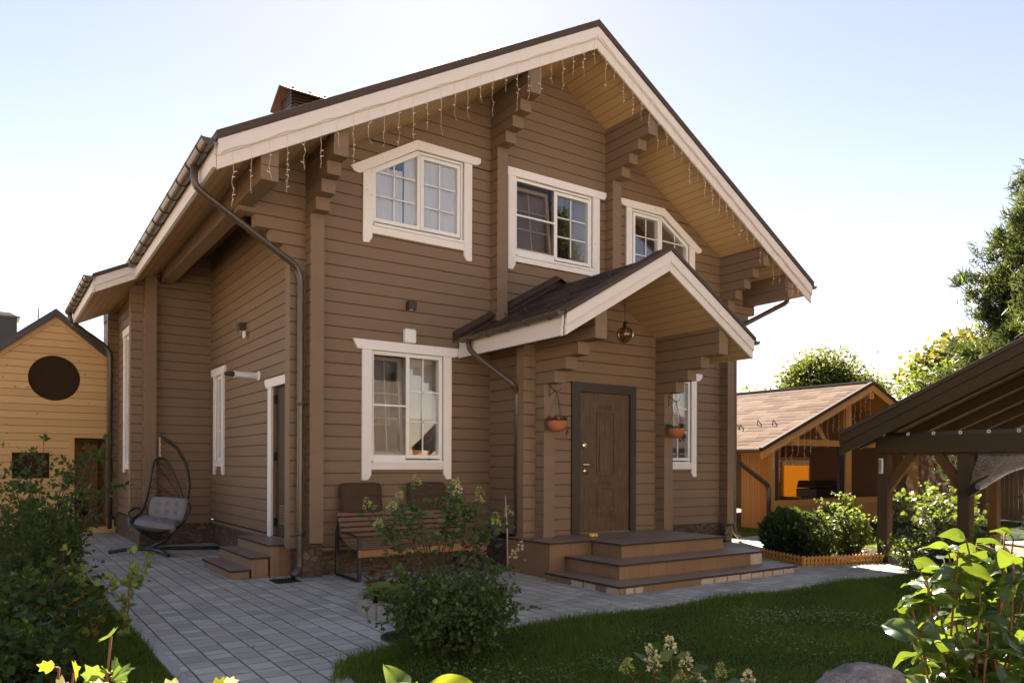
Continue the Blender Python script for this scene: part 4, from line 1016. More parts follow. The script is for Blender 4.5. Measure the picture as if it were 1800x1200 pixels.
def hanging_pot(x, y, zt, z, label, seed, flower):
    t = thing('hanging_pot', label, 'flower pot', (x, -1.347, zt), 'terracotta pots hung on the porch posts')
    mb = MB(); mb.tube([(x, -1.349, zt + .09), (x, -1.349, zt - .07)], .007, 6); mb.tube([(x, -1.35, zt + .08), (x, -1.44, zt + .015), (x, y, zt - .02), (x + .03, y - .03, zt + .0), (x + .01, y - .05, zt + .02)], .006, 6)
    mb.tube([(x, -1.35, zt - .06), (x, -1.45, zt - .01), (x, y, zt - .02)], .005, 6); mb.build('bracket', M['black'], t)
    mb = MB()
    for k in range(3):
        a = k * 2.094 + .5; mb.tube([(x, y, zt - .03), (x + .13 * math.cos(a), y + .13 * math.sin(a), z + .07)], .004, 4)
    mb.build('hanger', M['black'], t)
    mb = MB(); mb.lathe([(0, -.085), (.05, -.082), (.095, -.055), (.128, 0), (.138, .045), (.142, .06), (.132, .06), (.12, .04), (0, .035)], (x, y, z), 26); mb.build('bowl', M['terracotta'], t, smooth=True)
    rs = np.random.RandomState(seed); n = 70; a = rs.rand(n) * 6.28; rr_ = .13 * rs.rand(n) ** .5
    P = np.stack([x + rr_ * np.cos(a), y + rr_ * np.sin(a), z + .05 + .05 * rs.rand(n)], 1); D = np.stack([np.cos(a), np.sin(a), rs.normal(.3, .5, n)], 1)
    k2 = 14; b = rs.rand(k2) * .9 - .4; P2 = np.stack([x + .145 * np.cos(b), y + .145 * np.sin(b), z + .05 - .16 * rs.rand(k2)], 1); D2 = np.stack([np.cos(b) * .3, np.sin(b) * .3, -np.ones(k2)], 1)
    leaves('foliage', P, D, .05, 'round', [M['lf_heuch' if not flower else 'lf_dark']], t, .6, seed); leaves('trailing_foliage', P2, D2, .05, 'round', [M['lf_heuch' if not flower else 'lf_dark']], t, .6, seed)
    if flower:
        leaves('flower', np.array([(x - .02, y - .04, z + .12)] * 7), np.array([(math.cos(i * .9), math.sin(i * .9), .3) for i in range(7)]), .03, 'round', [M['fl_cream']], t, .4, 3)
hanging_pot(2.91, -1.52, 2.44, 1.97, 'terracotta hanging pot with dark trailing plant left of the entrance door', 5, False)
hanging_pot(5.215, -1.50, 2.42, 1.94, 'terracotta hanging pot with a white bloom right of the entrance door', 6, True)

t = thing('toy_bone', 'yellow rubber dog bone lying on the porch landing', 'dog toy', (3.49, -1.60, .46))
mb = MB()
for sx in (-.035, .035):
    for sy in (-.018, .018): mb.lathe([(.024 * math.sin(math.pi * k / 8), -.024 * math.cos(math.pi * k / 8)) for k in range(9)], (3.49 + sx, -1.60 + sy, .484), 12)
mb.tube([(3.452, -1.6, .484), (3.528, -1.6, .484)], .015, 10); o = mb.build('bone', M['yellow'], t, smooth=True)
t = thing('garden_stick', 'thin grey cane leaning at the left side of the porch platform', 'cane', (2.46, -1.00, 0))
mb = MB(); mb.tube([(2.44, -1.06, .0), (2.475, -.99, .5), (2.53, -.86, 1.02)], .009, 8); mb.build('cane', M['kerb'], t, smooth=True)

# ------------------------------------------------------------------ bench and cushions
t = thing('garden_bench', 'slatted brown garden bench with black steel ends against the front wall', 'bench', (1.30, -.45, 0))
BX0, BX1 = .37, 2.22
prof = [(-.17, .79), (-.205, .725), (-.24, .66), (-.275, .595), (-.315, .53), (-.375, .475), (-.46, .445), (-.555, .428), (-.65, .415), (-.745, .402)]
for k, (y, z) in enumerate(prof):
    y2, z2 = prof[k + 1] if k + 1 < len(prof) else (-.84, .392)
    d = Vector((0, y2 - y, z2 - z)).normalized(); nrm = Vector((0, d.z, -d.y)); c = Vector((0, y, z)); w2 = d * .026; h2 = nrm * .012
    mb = MB(); P = []
    for x in (BX0, BX1): P += [Vector((x, 0, 0)) + c + w2 + h2, Vector((x, 0, 0)) + c - w2 + h2, Vector((x, 0, 0)) + c - w2 - h2, Vector((x, 0, 0)) + c + w2 - h2]
    mb.hexa(P); mb.build('slat', M['slat'], t, bevel=.004)
mb = MB(); mb.box(BX0 + .0, BX1, -.865, -.835, .305, .392); mb.build('front_rail', M['slat_front'], t, bevel=.004)
for x in (BX0 + .03, BX1 - .04):
    mb = MB()
    mb.box(x - .02, x + .02, -.12, -.08, 0, .60); mb.box(x - .02, x + .02, -.83, -.08, 0, .03); mb.box(x - .02, x + .02, -.832, -.79, .03, .55); mb.box(x - .02, x + .02, -.79, -.35, .545, .57) if False else None
    mb.hexa([(x - .022, -.835, .53), (x + .022, -.835, .53), (x + .022, -.33, .565), (x - .022, -.33, .565), (x - .022, -.835, .55), (x + .022, -.835, .55), (x + .022, -.33, .585), (x - .022, -.33, .585)])
    mb.tube([(x, -.10, .56), (x, -.16, .77)], .016, 6); mb.tube([(x, -.83, .37), (x, -.36, .44), (x, -.10, .50)], .014, 6)
    mb.build('end_frame', M['black'], t, bevel=.003)

def pillow(name, c, size, rot, mat, par=None, tufts=(), nu=28, nv=20, crease=None):
    V = []; sx, sy, sz = size; E = Matrix.Rotation(rot[2], 3, 'Z') @ Matrix.Rotation(rot[1], 3, 'Y') @ Matrix.Rotation(rot[0], 3, 'X')
    for side in (1, -1):
        for j in range(nv + 1):
            for i in range(nu + 1):
                u, v = i / nu * 2 - 1, j / nv * 2 - 1
                e = max(0, (1 - abs(u) ** 5) * (1 - abs(v) ** 5)) ** .38; h = e
                for (a, b) in tufts: h *= 1 - .55 * math.exp(-((u - a) ** 2 + (v - b) ** 2) / .012)
                if crease is not None: h *= 1 - .35 * math.exp(-((v - crease - .04 * math.sin(3 * u)) ** 2) / .004)
                h *= 1 + .05 * noise.noise(Vector((u * 3 + c[0], v * 3, side)))
                rx = 1 - .06 * abs(v) ** 6; ry = 1 - .06 * abs(u) ** 6
                V.append(Vector(c) + E @ Vector((u * sx * .5 * rx, v * sy * .5 * ry, side * sz * .5 * h)))
    n = nu + 1; m = n * (nv + 1); F = []
    for s in (0, 1):
        for j in range(nv):
            for i in range(nu):
                q = [s * m + j * n + i, s * m + j * n + i + 1, s * m + (j + 1) * n + i + 1, s * m + (j + 1) * n + i]; F.append(q if s == 0 else q[::-1])
    mb = MB(); mb.add(V, F); return mb.build(name, M[mat], par, smooth=True)
for x0, lab in ((.73, 'dark brown cushion standing on the bench back, the one at the left end'), (1.72, 'dark brown cushion on the bench back half hidden by the flowering bush')):
    tag(pillow('cushion', (x0, -.10, .99), (.60, .42, .16), (R(82), 0, 0), 'pad', None, crease=-.05), lab, 'cushion', 'brown bench cushions')

# ------------------------------------------------------------------ hanging swing chair
t = thing('swing_chair', 'black hanging egg swing chair on a curved stand in the court corner', 'swing chair', (-.9, 3.9, 0))
mb = MB(); mb.tube([(-1.76, 4.05, .03), (-1.55, 4.02, .055), (-1.34, 3.98, .065), (-1.15, 3.8, .06), (-1.06, 3.45, .045), (-1.05, 3.10, .03)], .03, 10)
mb.tube([(-1.2, 3.92, .05), (-.9, 4.08, .04), (-.6, 4.0, .035), (-.12, 3.80, .03)], .028, 10); mb.build('base', M['black'], t, smooth=True)
mb = MB(); mb.tube([(-1.22, 3.9, .05), (-.96, 3.9, .18), (-.76, 3.9, .40), (-.63, 3.9, .72), (-.585, 3.9, 1.10), (-.63, 3.9, 1.43), (-.77, 3.9, 1.69), (-.91, 3.9, 1.81), (-1.03, 3.88, 1.868)], .027, 10); mb.tube([(-1.03, 3.88, 1.868), (-1.055, 3.87, 1.90)], .012, 6); mb.build('pole', M['black'], t, smooth=True)
mb = MB()
for k in range(7):
    z = 1.84 - k * .045; a = (k % 2) * math.pi / 2
    mb.tube([(-1.045 + .012 * math.cos(a) * math.cos(q), 3.85 + .012 * math.sin(a) * math.cos(q), z + .027 * math.sin(q)) for q in [i * math.pi / 5 for i in range(11)]], .0045, 5, False)
mb.build('chain', M['cord'], t)
rim = [(-1.04, 3.80, 1.535), (-1.12, 3.79, 1.50), (-1.165, 3.77, 1.40), (-1.215, 3.72, 1.12), (-1.29, 3.62, .82), (-1.40, 3.50, .65), (-1.53, 3.36, .57), (-1.55, 3.24, .52), (-1.42, 3.12, .45), (-1.18, 3.07, .41), (-.95, 3.14, .43), (-.79, 3.30, .52), (-.72, 3.48, .64), (-.715, 3.64, .80), (-.79, 3.73, 1.1), (-.87, 3.78, 1.32), (-.95, 3.80, 1.48), (-1.04, 3.80, 1.535)]
def smooth_path(P, n=4):
    P = [Vector(p) for p in P]; out = []
    for i in range(len(P) - 1):
        p0, p1, p2, p3 = P[max(i - 1, 0)], P[i], P[i + 1], P[min(i + 2, len(P) - 1)]
        for k in range(n):
            u = k / n; out.append(.5 * ((2 * p1) + (p2 - p0) * u + (2 * p0 - 5 * p1 + 4 * p2 - p3) * u * u + (3 * p1 - p0 - 3 * p2 + p3) * u ** 3))
    out.append(P[-1]); return out
mb = MB(); mb.tube(smooth_path(rim), .021, 8); mb.tube(smooth_path([(-1.36, 3.56, .70), (-1.42, 3.62, .74), (-1.56, 3.42, .68), (-1.52, 3.3, .56)]), .016, 8); mb.tube(smooth_path([(-.72, 3.6, .76), (-.66, 3.5, .80), (-.70, 3.3, .70), (-.80, 3.28, .52)]), .016, 8); mb.build('rim', M['black'], t, smooth=True)
mb = MB(); RP = smooth_path(rim, 6); n = len(RP); bot = Vector((-1.08, 3.52, .235))
def bowl(u, v):   # u around the lower rim (0..1), v from rim to the bottom
    i = int((.24 + .52 * u) * (n - 1)); p = RP[i]; q = p.lerp(bot, v); q.z = p.z + (bot.z - p.z) * math.sin(v * math.pi / 2); return q
for k in range(26):
    for s in (1, -1): mb.tube([bowl(min(1, max(0, k / 25 + s * v * .16)), v) for v in (0, .2, .4, .6, .8, 1)], .0055, 4, False)
mb.tube([bowl(k / 20, .55) for k in range(21)], .008, 5)
for k in range(16):   # back net between the two sides of the rim
    a = RP[int((.04 + .20 * k / 15) * (n - 1))]; b = RP[int((.96 - .20 * ((k * 7) % 16) / 15) * (n - 1))]; m = (a + b) / 2 + Vector((0, .16 * min(1, (1.5 - (a.z + b.z) / 2) * 1.5), 0)); mb.tube([a, m, b], .0045, 4, False)
mb.build('basket_net', M['black'], t)
cu = thing('seat_cushion', 'grey tufted seat cushion lying in the swing chair', 'cushion', (-1.1, 3.5, .45))
pillow('back_pad', (-.95, 3.62, .70), (.58, .42, .20), (R(70), R(4), R(-20)), 'cushion', cu, [(-.5, .4), (0, .4), (.5, .4), (-.5, -.3), (0, -.3), (.5, -.3)])
pillow('seat_pad', (-1.16, 3.38, .50), (.62, .50, .16), (R(8), R(10), R(-18)), 'cushion', cu, [(-.5, .4), (0, .4), (.5, .4), (-.5, -.4), (0, -.4), (.5, -.4)])

# ------------------------------------------------------------------ paving details
t = thing('drain_grate', 'dark rain drain grate set in the paving below the corner downpipe', 'drain', (-.33, -.24, 0))
mb = MB(); mb.add([(-.47, -.04, .006), (-.19, -.08, .006), (-.17, -.38, .006), (-.48, -.41, .006)], [(0, 1, 2, 3)]); mb.build('pit', M['dark'], t)
mb = MB()
for k in range(8): x = -.465 + k * .038; mb.box(x, x + .015, -.40, -.06, .008, .016)
mb.build('grille', M['black'], t)
t = thing('manhole_cover', 'round dark manhole cover in the paving in front of the round planter', 'manhole cover', (-.42, -3.78, 0))
mb = MB(); mb.lathe([(.25, .004), (.25, .014), (.235, .018), (.228, .010), (0, .012)], (-.42, -3.78, 0), 40)
for k in range(9):
    for q in range(9):
        x, y = -.42 - .2 + k * .05, -3.78 - .2 + q * .05
        if (x + .42) ** 2 + (y + 3.78) ** 2 < .045: mb.box(x - .012, x + .012, y - .006, y + .006, .012, .018)
mb.build('cover', M['black'], t)
rs = np.random.RandomState(77)
for (x, y) in ((-1.3, -2.6), (-.9, -.9), (.9, -1.6), (-1.7, .6), (2.0, -3.6), (3.6, -3.7), (-1.6, -3.4), (1.7, -2.2), (-.2, -1.4)):
    tag(leaves('fallen_leaf', [(x, y, .012)], [rs.normal(0, 1, 3) * (1, 1, .05)], .05, 'round', [M['lf_gold']], None, .35, int(abs(x * 100))), 'dry fallen leaf lying on the grey paving', 'leaf', 'dry leaves on the paving')
# round planter of upright blocks
PC = (.36, -2.80); PR = .70
t = thing('round_planter', 'round flower planter edged with upright grey concrete blocks on the paving', 'planter', (PC[0], PC[1], 0))
for k in range(34):
    a = 2 * math.pi * k / 34; h = .155 + .012 * math.sin(k * 2.7); w2 = PR * math.pi / 34 * .95; mb = MB(); ca, sa = math.cos(a), math.sin(a)
    def q(u, v, z): return (PC[0] + (PR + v) * ca - u * sa, PC[1] + (PR + v) * sa + u * ca, z)
    mb.hexa([q(-w2, 0, -.02), q(w2, 0, -.02), q(w2, .075, -.02), q(-w2, .075, -.02), q(-w2, 0, h), q(w2, 0, h), q(w2, .075, h), q(-w2, .075, h)]); mb.build('stone_block', M['block'], t, bevel=.012)
mb = MB(); mb.lathe([(PR + .01, .02), (PR + .01, .09), (0, .11)], (PC[0], PC[1], 0), 32); mb.build('soil', M['soil'], t)

# ------------------------------------------------------------------ flower heads
def panicle(par, c, d, L, rad, n, seed, mat, name='flower_head', sz=.022):
    rs = np.random.RandomState(seed); d = np.array(d, float); d /= np.linalg.norm(d); k = rs.rand(n); r_ = rad * (1 - k) ** .7 * (.6 + .4 * rs.rand(n)); a = rs.rand(n) * 6.283
    x = np.cross(d, (0.2, 1, .1)); x /= np.linalg.norm(x); y = np.cross(d, x)
    P = np.array(c) + d * (k * L)[:, None] + x * (r_ * np.cos(a))[:, None] + y * (r_ * np.sin(a))[:, None]
    D = x * np.cos(a)[:, None] + y * np.sin(a)[:, None] + d * .4 + rs.normal(0, .4, (n, 3))
    return leaves(name, P, D, sz * (.7 + .6 * rs.rand(n)), 'round', [M[mat]], par, 1.0, seed)

hy = shrub('hydrangea_bush', 'tall flowering hydrangea standing in the round planter before the bench', 'bush', (.40, -2.80, .10), 1.0, .6, 7, 4, 4, .07, 'simple', 'lf_hyd', 21, 'stem', .95, None, .02, .5, .008, None, None, 'foliage', (0, 0), .08)
HH = [(.17, -2.75, 1.24, 'fl_green', .10), (.57, -2.85, 1.12, 'fl_cream', .13), (.60, -2.75, 1.2, 'fl_green', .09), (.95, -2.7, 1.12, 'fl_green', .09), (1.08, -2.8, .83, 'fl_green', .12), (1.18, -2.9, .90, 'fl_green', .12), (-.32, -2.7, 1.02, 'fl_green', .11), (-.18, -2.9, 1.0, 'fl_green', .10), (-.36, -3.0, .86, 'fl_green', .08), (.80, -2.9, 1.05, 'fl_green', .08), (.72, -2.6, 1.22, 'fl_green', .08), (.05, -2.6, 1.10, 'fl_green', .07), (.88, -3.1, .83, 'fl_green', .07)]
for i, (x, y, z, mt, L) in enumerate(HH):
    panicle(hy, (x, y, z), (rnd.uniform(-.3, .3), rnd.uniform(-.3, .3), 1), L, .055, 60 if mt == 'fl_cream' else 45, 40 + i, mt)
rs = np.random.RandomState(8); mb = MB(); P = []; D = []
for (x, y, z, mt, L) in HH:
    b0 = np.array((.40 + rs.normal(0, .05), -2.8 + rs.normal(0, .05), .12)); tip = np.array((x, y, z)); m = (b0 + tip) / 2 + np.array((0, 0, .10)) + rs.normal(0, .04, 3); pts = smooth_path([b0, m, tip], 5); mb.tube(pts, [.007 - .0004 * i for i in range(len(pts))], 5)
    for k in range(58):
        f = .50 + .46 * rs.rand() ** .7; p = np.array(pts[int(f * (len(pts) - 1))]); a = rs.rand() * 6.28; P.append(p + rs.normal(0, .055, 3)); D.append((math.cos(a), math.sin(a), rs.normal(-.1, .4)))
mb.build('flower_stem', M['stem'], hy); leaves('upper_foliage', np.array(P), np.array(D), .085 * (.6 + .7 * rs.rand(len(P))), 'simple', [M['lf_hyd']], hy, .5, 12)
ho = thing('hosta_plant', 'pale green hosta clump at the left edge of the round planter', 'plant', (-.12, -2.85, .1))
rs = np.random.RandomState(4); n = 34; a = rs.rand(n) * 6.28; P = np.stack([-.10 + .06 * np.cos(a), -2.88 + .06 * np.sin(a), np.full(n, .12) + .07 * rs.rand(n)], 1); D = np.stack([np.cos(a), np.sin(a), .55 + .5 * rs.rand(n)], 1)
leaves('foliage', P, D, .20 + .1 * rs.rand(n), 'big', [M['lf_hosta']], ho, .25, 9, True)
he = thing('coral_bells', 'bronze leaved coral bells behind the hosta in the planter', 'plant', (.05, -2.45, .1))
n = 130; a = rs.rand(n) * 6.28; q_ = .22 * rs.rand(n) ** .5; P = np.stack([.04 + q_ * np.cos(a), -2.42 + q_ * np.sin(a), .16 + .20 * rs.rand(n)], 1); D = np.stack([np.cos(a), np.sin(a), rs.normal(.2, .3, n)], 1)
leaves('foliage', P, D, .075, 'lobed', [M['lf_heuch']], he, .5, 10)
sp = shrub('astilbe_plant', 'fine leaved plant with faded pink plumes at the right of the planter', 'plant', (.78, -2.95, .1), .42, .34, 9, 5, 8, .05, 'simple', 'lf_hyd', 33, group=None)
for i, (x, y, z) in enumerate([(.62, -2.9, .62), (.70, -2.95, .57), (.80, -3.0, .54), (1.15, -3.15, .58), (1.10, -3.1, .50)]): panicle(sp, (x, y, z - .02), (.1, 0, 1), .10, .035, 40, 70 + i, 'fl_pink' if i < 3 else 'fl_cream', sz=.02)
shrub('cotoneaster_bush', 'dense small leaved dark bush at the lawn edge before the planter', 'bush', (-.38, -4.42, 0), .66, .60, 38, 14, 11, .034, 'round', 'lf_dark', 41, 'stem', 1.05, None, .015, .8, .006, ['lf_hyd'], [.7, .3], 'foliage', (0, 0), .16, 2200)

# ------------------------------------------------------------------ left flower bed
BG = 'shrubs in the left flower bed'
shrub('rose_bush', 'tall thin stemmed leafy bush at the left edge before the pine shed', 'bush', (-2.98, -.9, 0), 1.75, .55, 16, 12, 9, .055, 'simple', 'lf_bed', 51, 'stem', .8, BG, .02, .7, .009, None, None, 'foliage', (0, 0), .12, 900)
shrub('dahlia_plant', 'drooping narrow leaved plant beside the tall bush by the shed window', 'plant', (-2.64, -.4, 0), 1.42, .24, 5, 8, 12, .10, 'simple', 'lf_hyd', 52, 'stem', .35, BG, .10, .4, .008)
shrub('rose_bush', 'dark arching bush in front of the shed door post', 'bush', (-2.68, .9, 0), 1.1, .38, 11, 8, 7, .06, 'simple', 'lf_bed', 53, 'stem_red', .9, BG, .05, .7)
shrub('peony_plant', 'broad leaved dark peony with one pink bloom at the bed edge', 'plant', (-2.62, 2.2, 0), .70, .42, 12, 6, 8, .11, 'simple', 'lf_bed', 54, 'stem', .9, BG, .05, .5)
tag(leaves('peony_bloom', np.array([(-2.32, 2.0, .66)] * 16), np.array([(math.cos(i * 1.1), math.sin(i * 1.1), .4 + .5 * (i % 3)) for i in range(16)]), .06, 'round', [M['fl_pink']], None, .5, 3), 'single pink peony bloom at the edge of the left bed', 'flower')
shrub('currant_bush', 'low spreading currant bush at the middle of the left bed beside the kerb', 'bush', (-3.05, -1.9, 0), .60, .52, 16, 9, 8, .052, 'lobed', 'lf_bed', 55, 'stem_red', 1.2, BG, .05, .6, .006, ['lf_tip'], [.93, .07], 'foliage', (0, 0), .15, 900)
shrub('currant_bush', 'low currant bush in the left bed nearest to the camera', 'bush', (-3.38, -4.3, 0), .68, .56, 18, 9, 9, .046, 'lobed', 'lf_bed', 56, 'stem_red', 1.2, BG, .06, .6, .006, ['lf_tip'], [.95, .05], 'foliage', (0, 0), .15, 1500)
shrub('currant_bush', 'currant bush with bright shoots reaching over the kerb', 'bush', (-3.2, -3.0, 0), .72, .56, 18, 9, 9, .046, 'lobed', 'lf_bed', 57, 'stem_red', 1.15, BG, .05, .6, .006, ['lf_tip'], [.93, .07], 'foliage', (0, 0), .15, 1100)
shrub('currant_bush', 'dark currant bush between the peony and the tall bush', 'bush', (-2.9, .2, 0), .80, .48, 15, 9, 8, .05, 'lobed', 'lf_bed', 58, 'stem_red', 1.0, BG, .05, .6, .006, None, None, 'foliage', (0, 0), .15, 300)
shrub('privet_bush', 'dark rounded bush at the far end of the left bed by the shed wall', 'bush', (-2.85, 4.2, 0), .95, .6, 14, 9, 8, .06, 'simple', 'lf_dark', 59, 'stem', 1.0, BG, .03, .7, .006, None, None, 'foliage', (0, 0), .15, 400)
for i, (x, y, h, s, lab) in enumerate([(-2.62, -2.55, .92, 61, 'upright yellow green shoot rising from the currants, the left one'), (-2.42, -2.6, .90, 62, 'upright yellow green shoot beside the kerb, the middle one'), (-2.36, -1.75, .72, 63, 'leaning yellow green shoot reaching over the paving kerb')]):
    shrub('young_shoot', lab, 'plant', (x, y, 0), h, .10, 2, 9, 4, .055, 'lobed', 'lf_tip', s, 'stem_red', .25 if i < 2 else .9, 'bright young shoots above the left bed', .0, .5, .005, None, None, 'foliage', (0 if i < 2 else .45, 0), .02)

# ------------------------------------------------------------------ foreground plants close to the camera
def tall_stem(name, label, base, tips, leaf, ls, mat, seed, nl, stem='stem_red', cat='plant', group=None, tilt=.45, mats2=None, split=None, spread=.8, r=.006, low=.35, droop=.2):
    rs = np.random.RandomState(seed); t = thing(name, label, cat, base, group); mb = MB(); P = []; D = []
    for tip in tips:
        b = np.array(base) + rs.normal(0, .02, 3) * np.array([1, 1, 0]); tip = np.array(tip); m = (b + tip) / 2 + rs.normal(0, .03, 3)
        pts = smooth_path([b, m, tip], 5); mb.tube(pts, [r * (1 - .6 * i / (len(pts) - 1)) for i in range(len(pts))], 6)
        for k in range(nl):
            f = low + (1 - low) * (k + .5) / nl; p = np.array(pts[min(len(pts) - 1, int(f * (len(pts) - 1)))])
            a = k * 1.571 + rs.rand() * .9 + seed
            for s in (0, math.pi):
                P.append(p + rs.normal(0, .006, 3)); D.append(np.array([math.cos(a + s) * spread, math.sin(a + s) * spread, rs.normal(.25, .35) - droop * .5]))
        a = rs.rand() * 6.28; P.append(tip); D.append(np.array([math.cos(a), math.sin(a), .25]) + rs.normal(0, .2, 3))
    P = np.array(P); D = np.array(D); PP = []
    for p, d in zip(P, D):  # leaf stalks
        d = d / np.linalg.norm(d); e = p + d * ls * .22; mb.tube([p, e], .0018, 4); PP.append(e)
    mb.build('stem', M[stem], t, smooth=True)
    leaves('foliage', np.array(PP), D, ls * (.65 + .6 * rs.rand(len(P))), leaf, [M[mat]] + [M[x] for x in (mats2 or [])], t, tilt, seed + 2, True, (0, 0, 1), split)
    return t
tall_stem('lilac_bush', 'large broad leaved bush with backlit leaves at the right foreground', (-.52, -8.32, 0),
          [(-.82, -8.16, .98), (-.78, -8.24, .84), (-.70, -8.25, 1.17), (-.66, -8.30, 1.04), (-.58, -8.22, 1.20), (-.56, -8.36, 1.13), (-.48, -8.30, 1.22), (-.45, -8.44, 1.15), (-.40, -8.35, 1.10), (-.52, -8.12, 1.12), (-.72, -8.35, .92), (-.36, -8.28, 1.2), (-.84, -8.22, .74), (-.74, -8.40, .78), (-.80, -8.20, 1.07), (-.75, -8.15, 1.10), (-.62, -8.18, 1.16), (-.50, -8.22, 1.18), (-.88, -8.20, .90), (-.44, -8.2, 1.14), (-.62, -8.42, .86)], 'big', .080, 'lf_lilac', 81, 9, cat='bush', low=.45, tilt=.75, r=.007, spread=1.0)
tall_stem('magnolia_shoot', 'yellow green backlit leaves of a plant at the bottom edge below the front bush', (-2.66, -8.08, 0), [(-2.71, -8.07, 1.01), (-2.65, -8.10, .995), (-2.59, -8.15, .99), (-2.54, -8.18, .985)], 'big', .085, 'lf_yellow', 83, 2, low=.95, tilt=1.1, mats2=['lf_lilac'], split=[.6, .4])
tall_stem('variegated_dogwood', 'cream edged variegated leaves along the bottom left edge', (-3.05, -7.85, 0), [(-3.10, -7.80, 1.0), (-3.06, -7.83, 1.005), (-3.03, -7.85, 1.01), (-2.99, -7.87, 1.005), (-3.13, -7.80, 1.0), (-2.955, -7.9, 1.01), (-3.08, -7.80, .995), (-3.01, -7.84, 1.0), (-2.97, -7.88, 1.0)], 'lobed', .034, 'lf_var', 84, 6, low=.90, tilt=1.0, mats2=['lf_yellow'], split=[.55, .45])
tall_stem('maple_shoot', 'lone green shoot with lobed leaves rising at the bottom left', (-3.13, -7.72, 0), [(-3.125, -7.72, 1.095)], 'lobed', .040, 'lf_hosta', 85, 6, low=.86, tilt=1.0)
tall_stem('variegated_shoot', 'pale backlit star shaped leaf pair left of the green shoot', (-3.22, -7.70, 0), [(-3.215, -7.70, 1.04), (-3.20, -7.71, 1.01), (-3.19, -7.70, 1.025)], 'lobed', .042, 'lf_var', 86, 2, low=.96, tilt=1.2, mats2=['lf_yellow'], split=[.5, .5])
fh = tall_stem('hydrangea_bush', 'cream flowering hydrangea at the bottom edge on the lawn', (-.62, -6.98, 0), [(-.73, -6.90, .53), (-.66, -6.94, .57), (-.82, -6.82, .46), (-.60, -6.98, .49), (-.44, -7.06, .44), (-.55, -7.0, .40), (-.70, -7.0, .42), (-.36, -7.15, .40), (-.50, -6.9, .46)], 'simple', .10, 'lf_hyd', 87, 5, cat='bush', low=.4, tilt=.6)
for i, (x, y, z, L, m) in enumerate([(-.735, -6.895, .52, .075, 'fl_cream'), (-.73, -6.90, .47, .07, 'fl_cream'), (-.66, -6.94, .555, .08, 'fl_cream'), (-.83, -6.82, .455, .07, 'fl_green'), (-.60, -6.98, .485, .07, 'fl_cream'), (-.44, -7.06, .435, .06, 'fl_green'), (-.55, -7.0, .41, .06, 'fl_cream'), (-.36, -7.15, .40, .07, 'fl_cream'), (-.66, -7.0, .43, .05, 'fl_green')]):
    panicle(fh, (x, y, z), (rnd.uniform(-.3, .3), .1, 1), L, .036, 70, 90 + i, m, sz=.016)
# boulder
t = thing('boulder', 'rounded grey boulder on the lawn at the bottom right edge', 'rock', (.32, -7.35, 0))
V = []; F = []; nu, nv = 40, 20
for j in range(nv + 1):
    for i in range(nu):
        a, b = 2 * math.pi * i / nu, math.pi * j / nv; d = Vector((math.sin(b) * math.cos(a), math.sin(b) * math.sin(a), math.cos(b)))
        r_ = 1 + .16 * noise.noise(d * 1.4 + Vector((3, 1, 0))) + .07 * noise.noise(d * 3.5) + .03 * noise.noise(d * 9); V.append((.32 + d.x * .38 * r_, -7.35 + d.y * .30 * r_, .15 + d.z * .27 * r_))
F = [(j * nu + i, j * nu + (i + 1) % nu, (j + 1) * nu + (i + 1) % nu, (j + 1) * nu + i) for j in range(nv) for i in range(nu)]
mb = MB(); mb.add(V, F); mb.build('stone', M['rock'], t, smooth=True)

# ================================================================== PINE SHED (left)
import bmesh
def plate(mb, outer, holes, a, b, T):
    """flat plate with holes, thickness from d=a to d=b"""
    for d in (a, b):
        bm = bmesh.new(); es = []
        for loop in [outer] + holes:
            vs = [bm.verts.new((u, z, 0)) for u, z in loop]
            es += [bm.edges.new((vs[i], vs[(i + 1) % len(vs)])) for i in range(len(vs))]
        bmesh.ops.triangle_fill(bm, use_beauty=True, edges=es); bm.verts.index_update()
        mb.add([T(v.co.x, d, v.co.y) for v in bm.verts], [[v.index for v in f.verts] for f in bm.faces]); bm.free()
    for loop in [outer] + holes:
        n = len(loop); mb.add([T(u, a, z) for u, z in loop] + [T(u, b, z) for u, z in loop], [(i, (i + 1) % n, n + (i + 1) % n, n + i) for i in range(n)])
SY = 8.3; TSH = TF(SY)
sh = thing('pine_shed', 'new pine clad playhouse shed with round opening and dark roof', 'shed', (-2.22, SY, 0))
circ = [(-2.237 + .453 * math.cos(i * math.pi / 24), 3.15 + .452 * math.sin(i * math.pi / 24)) for i in range(48)]
mb = MB(); plate(mb, [(-3.27, .02), (-1.88, .02), (-1.88, 1.955), (-1.24, 1.955), (-1.24, .02), (-1.195, .02), (-1.195, 3.43), (-2.22, 4.30), (-3.27, 3.43)], [circ, rect(-2.95, -2.318, 1.137, 1.645)], -.06, 0, TSH)
mb.build('front_wall', M['pine'], sh)
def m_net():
    N = NT('dim_interior_netting'); d = N.n('BsdfDiffuse'); d.inputs[0].default_value = (.05, .032, .02, 1); t = N.n('BsdfTransparent'); mx = N.n('MixShader'); mx.inputs[0].default_value = .72; N.l(t.outputs[0], mx.inputs[1]); N.l(d.outputs[0], mx.inputs[2]); return N.fin(mx.outputs[0])
M['net'] = m_net()  # netting toned dark to stand in for the shed's dim interior
pane(sh, TSH, circ, -.03, 'net', 'round_dim_netting'); pane(sh, TSH, rect(-2.95, -2.318, 1.137, 1.645), -.03, 'net', 'window_dim_sheet')  # window gets the same dark sheet, inner shade put into its colour
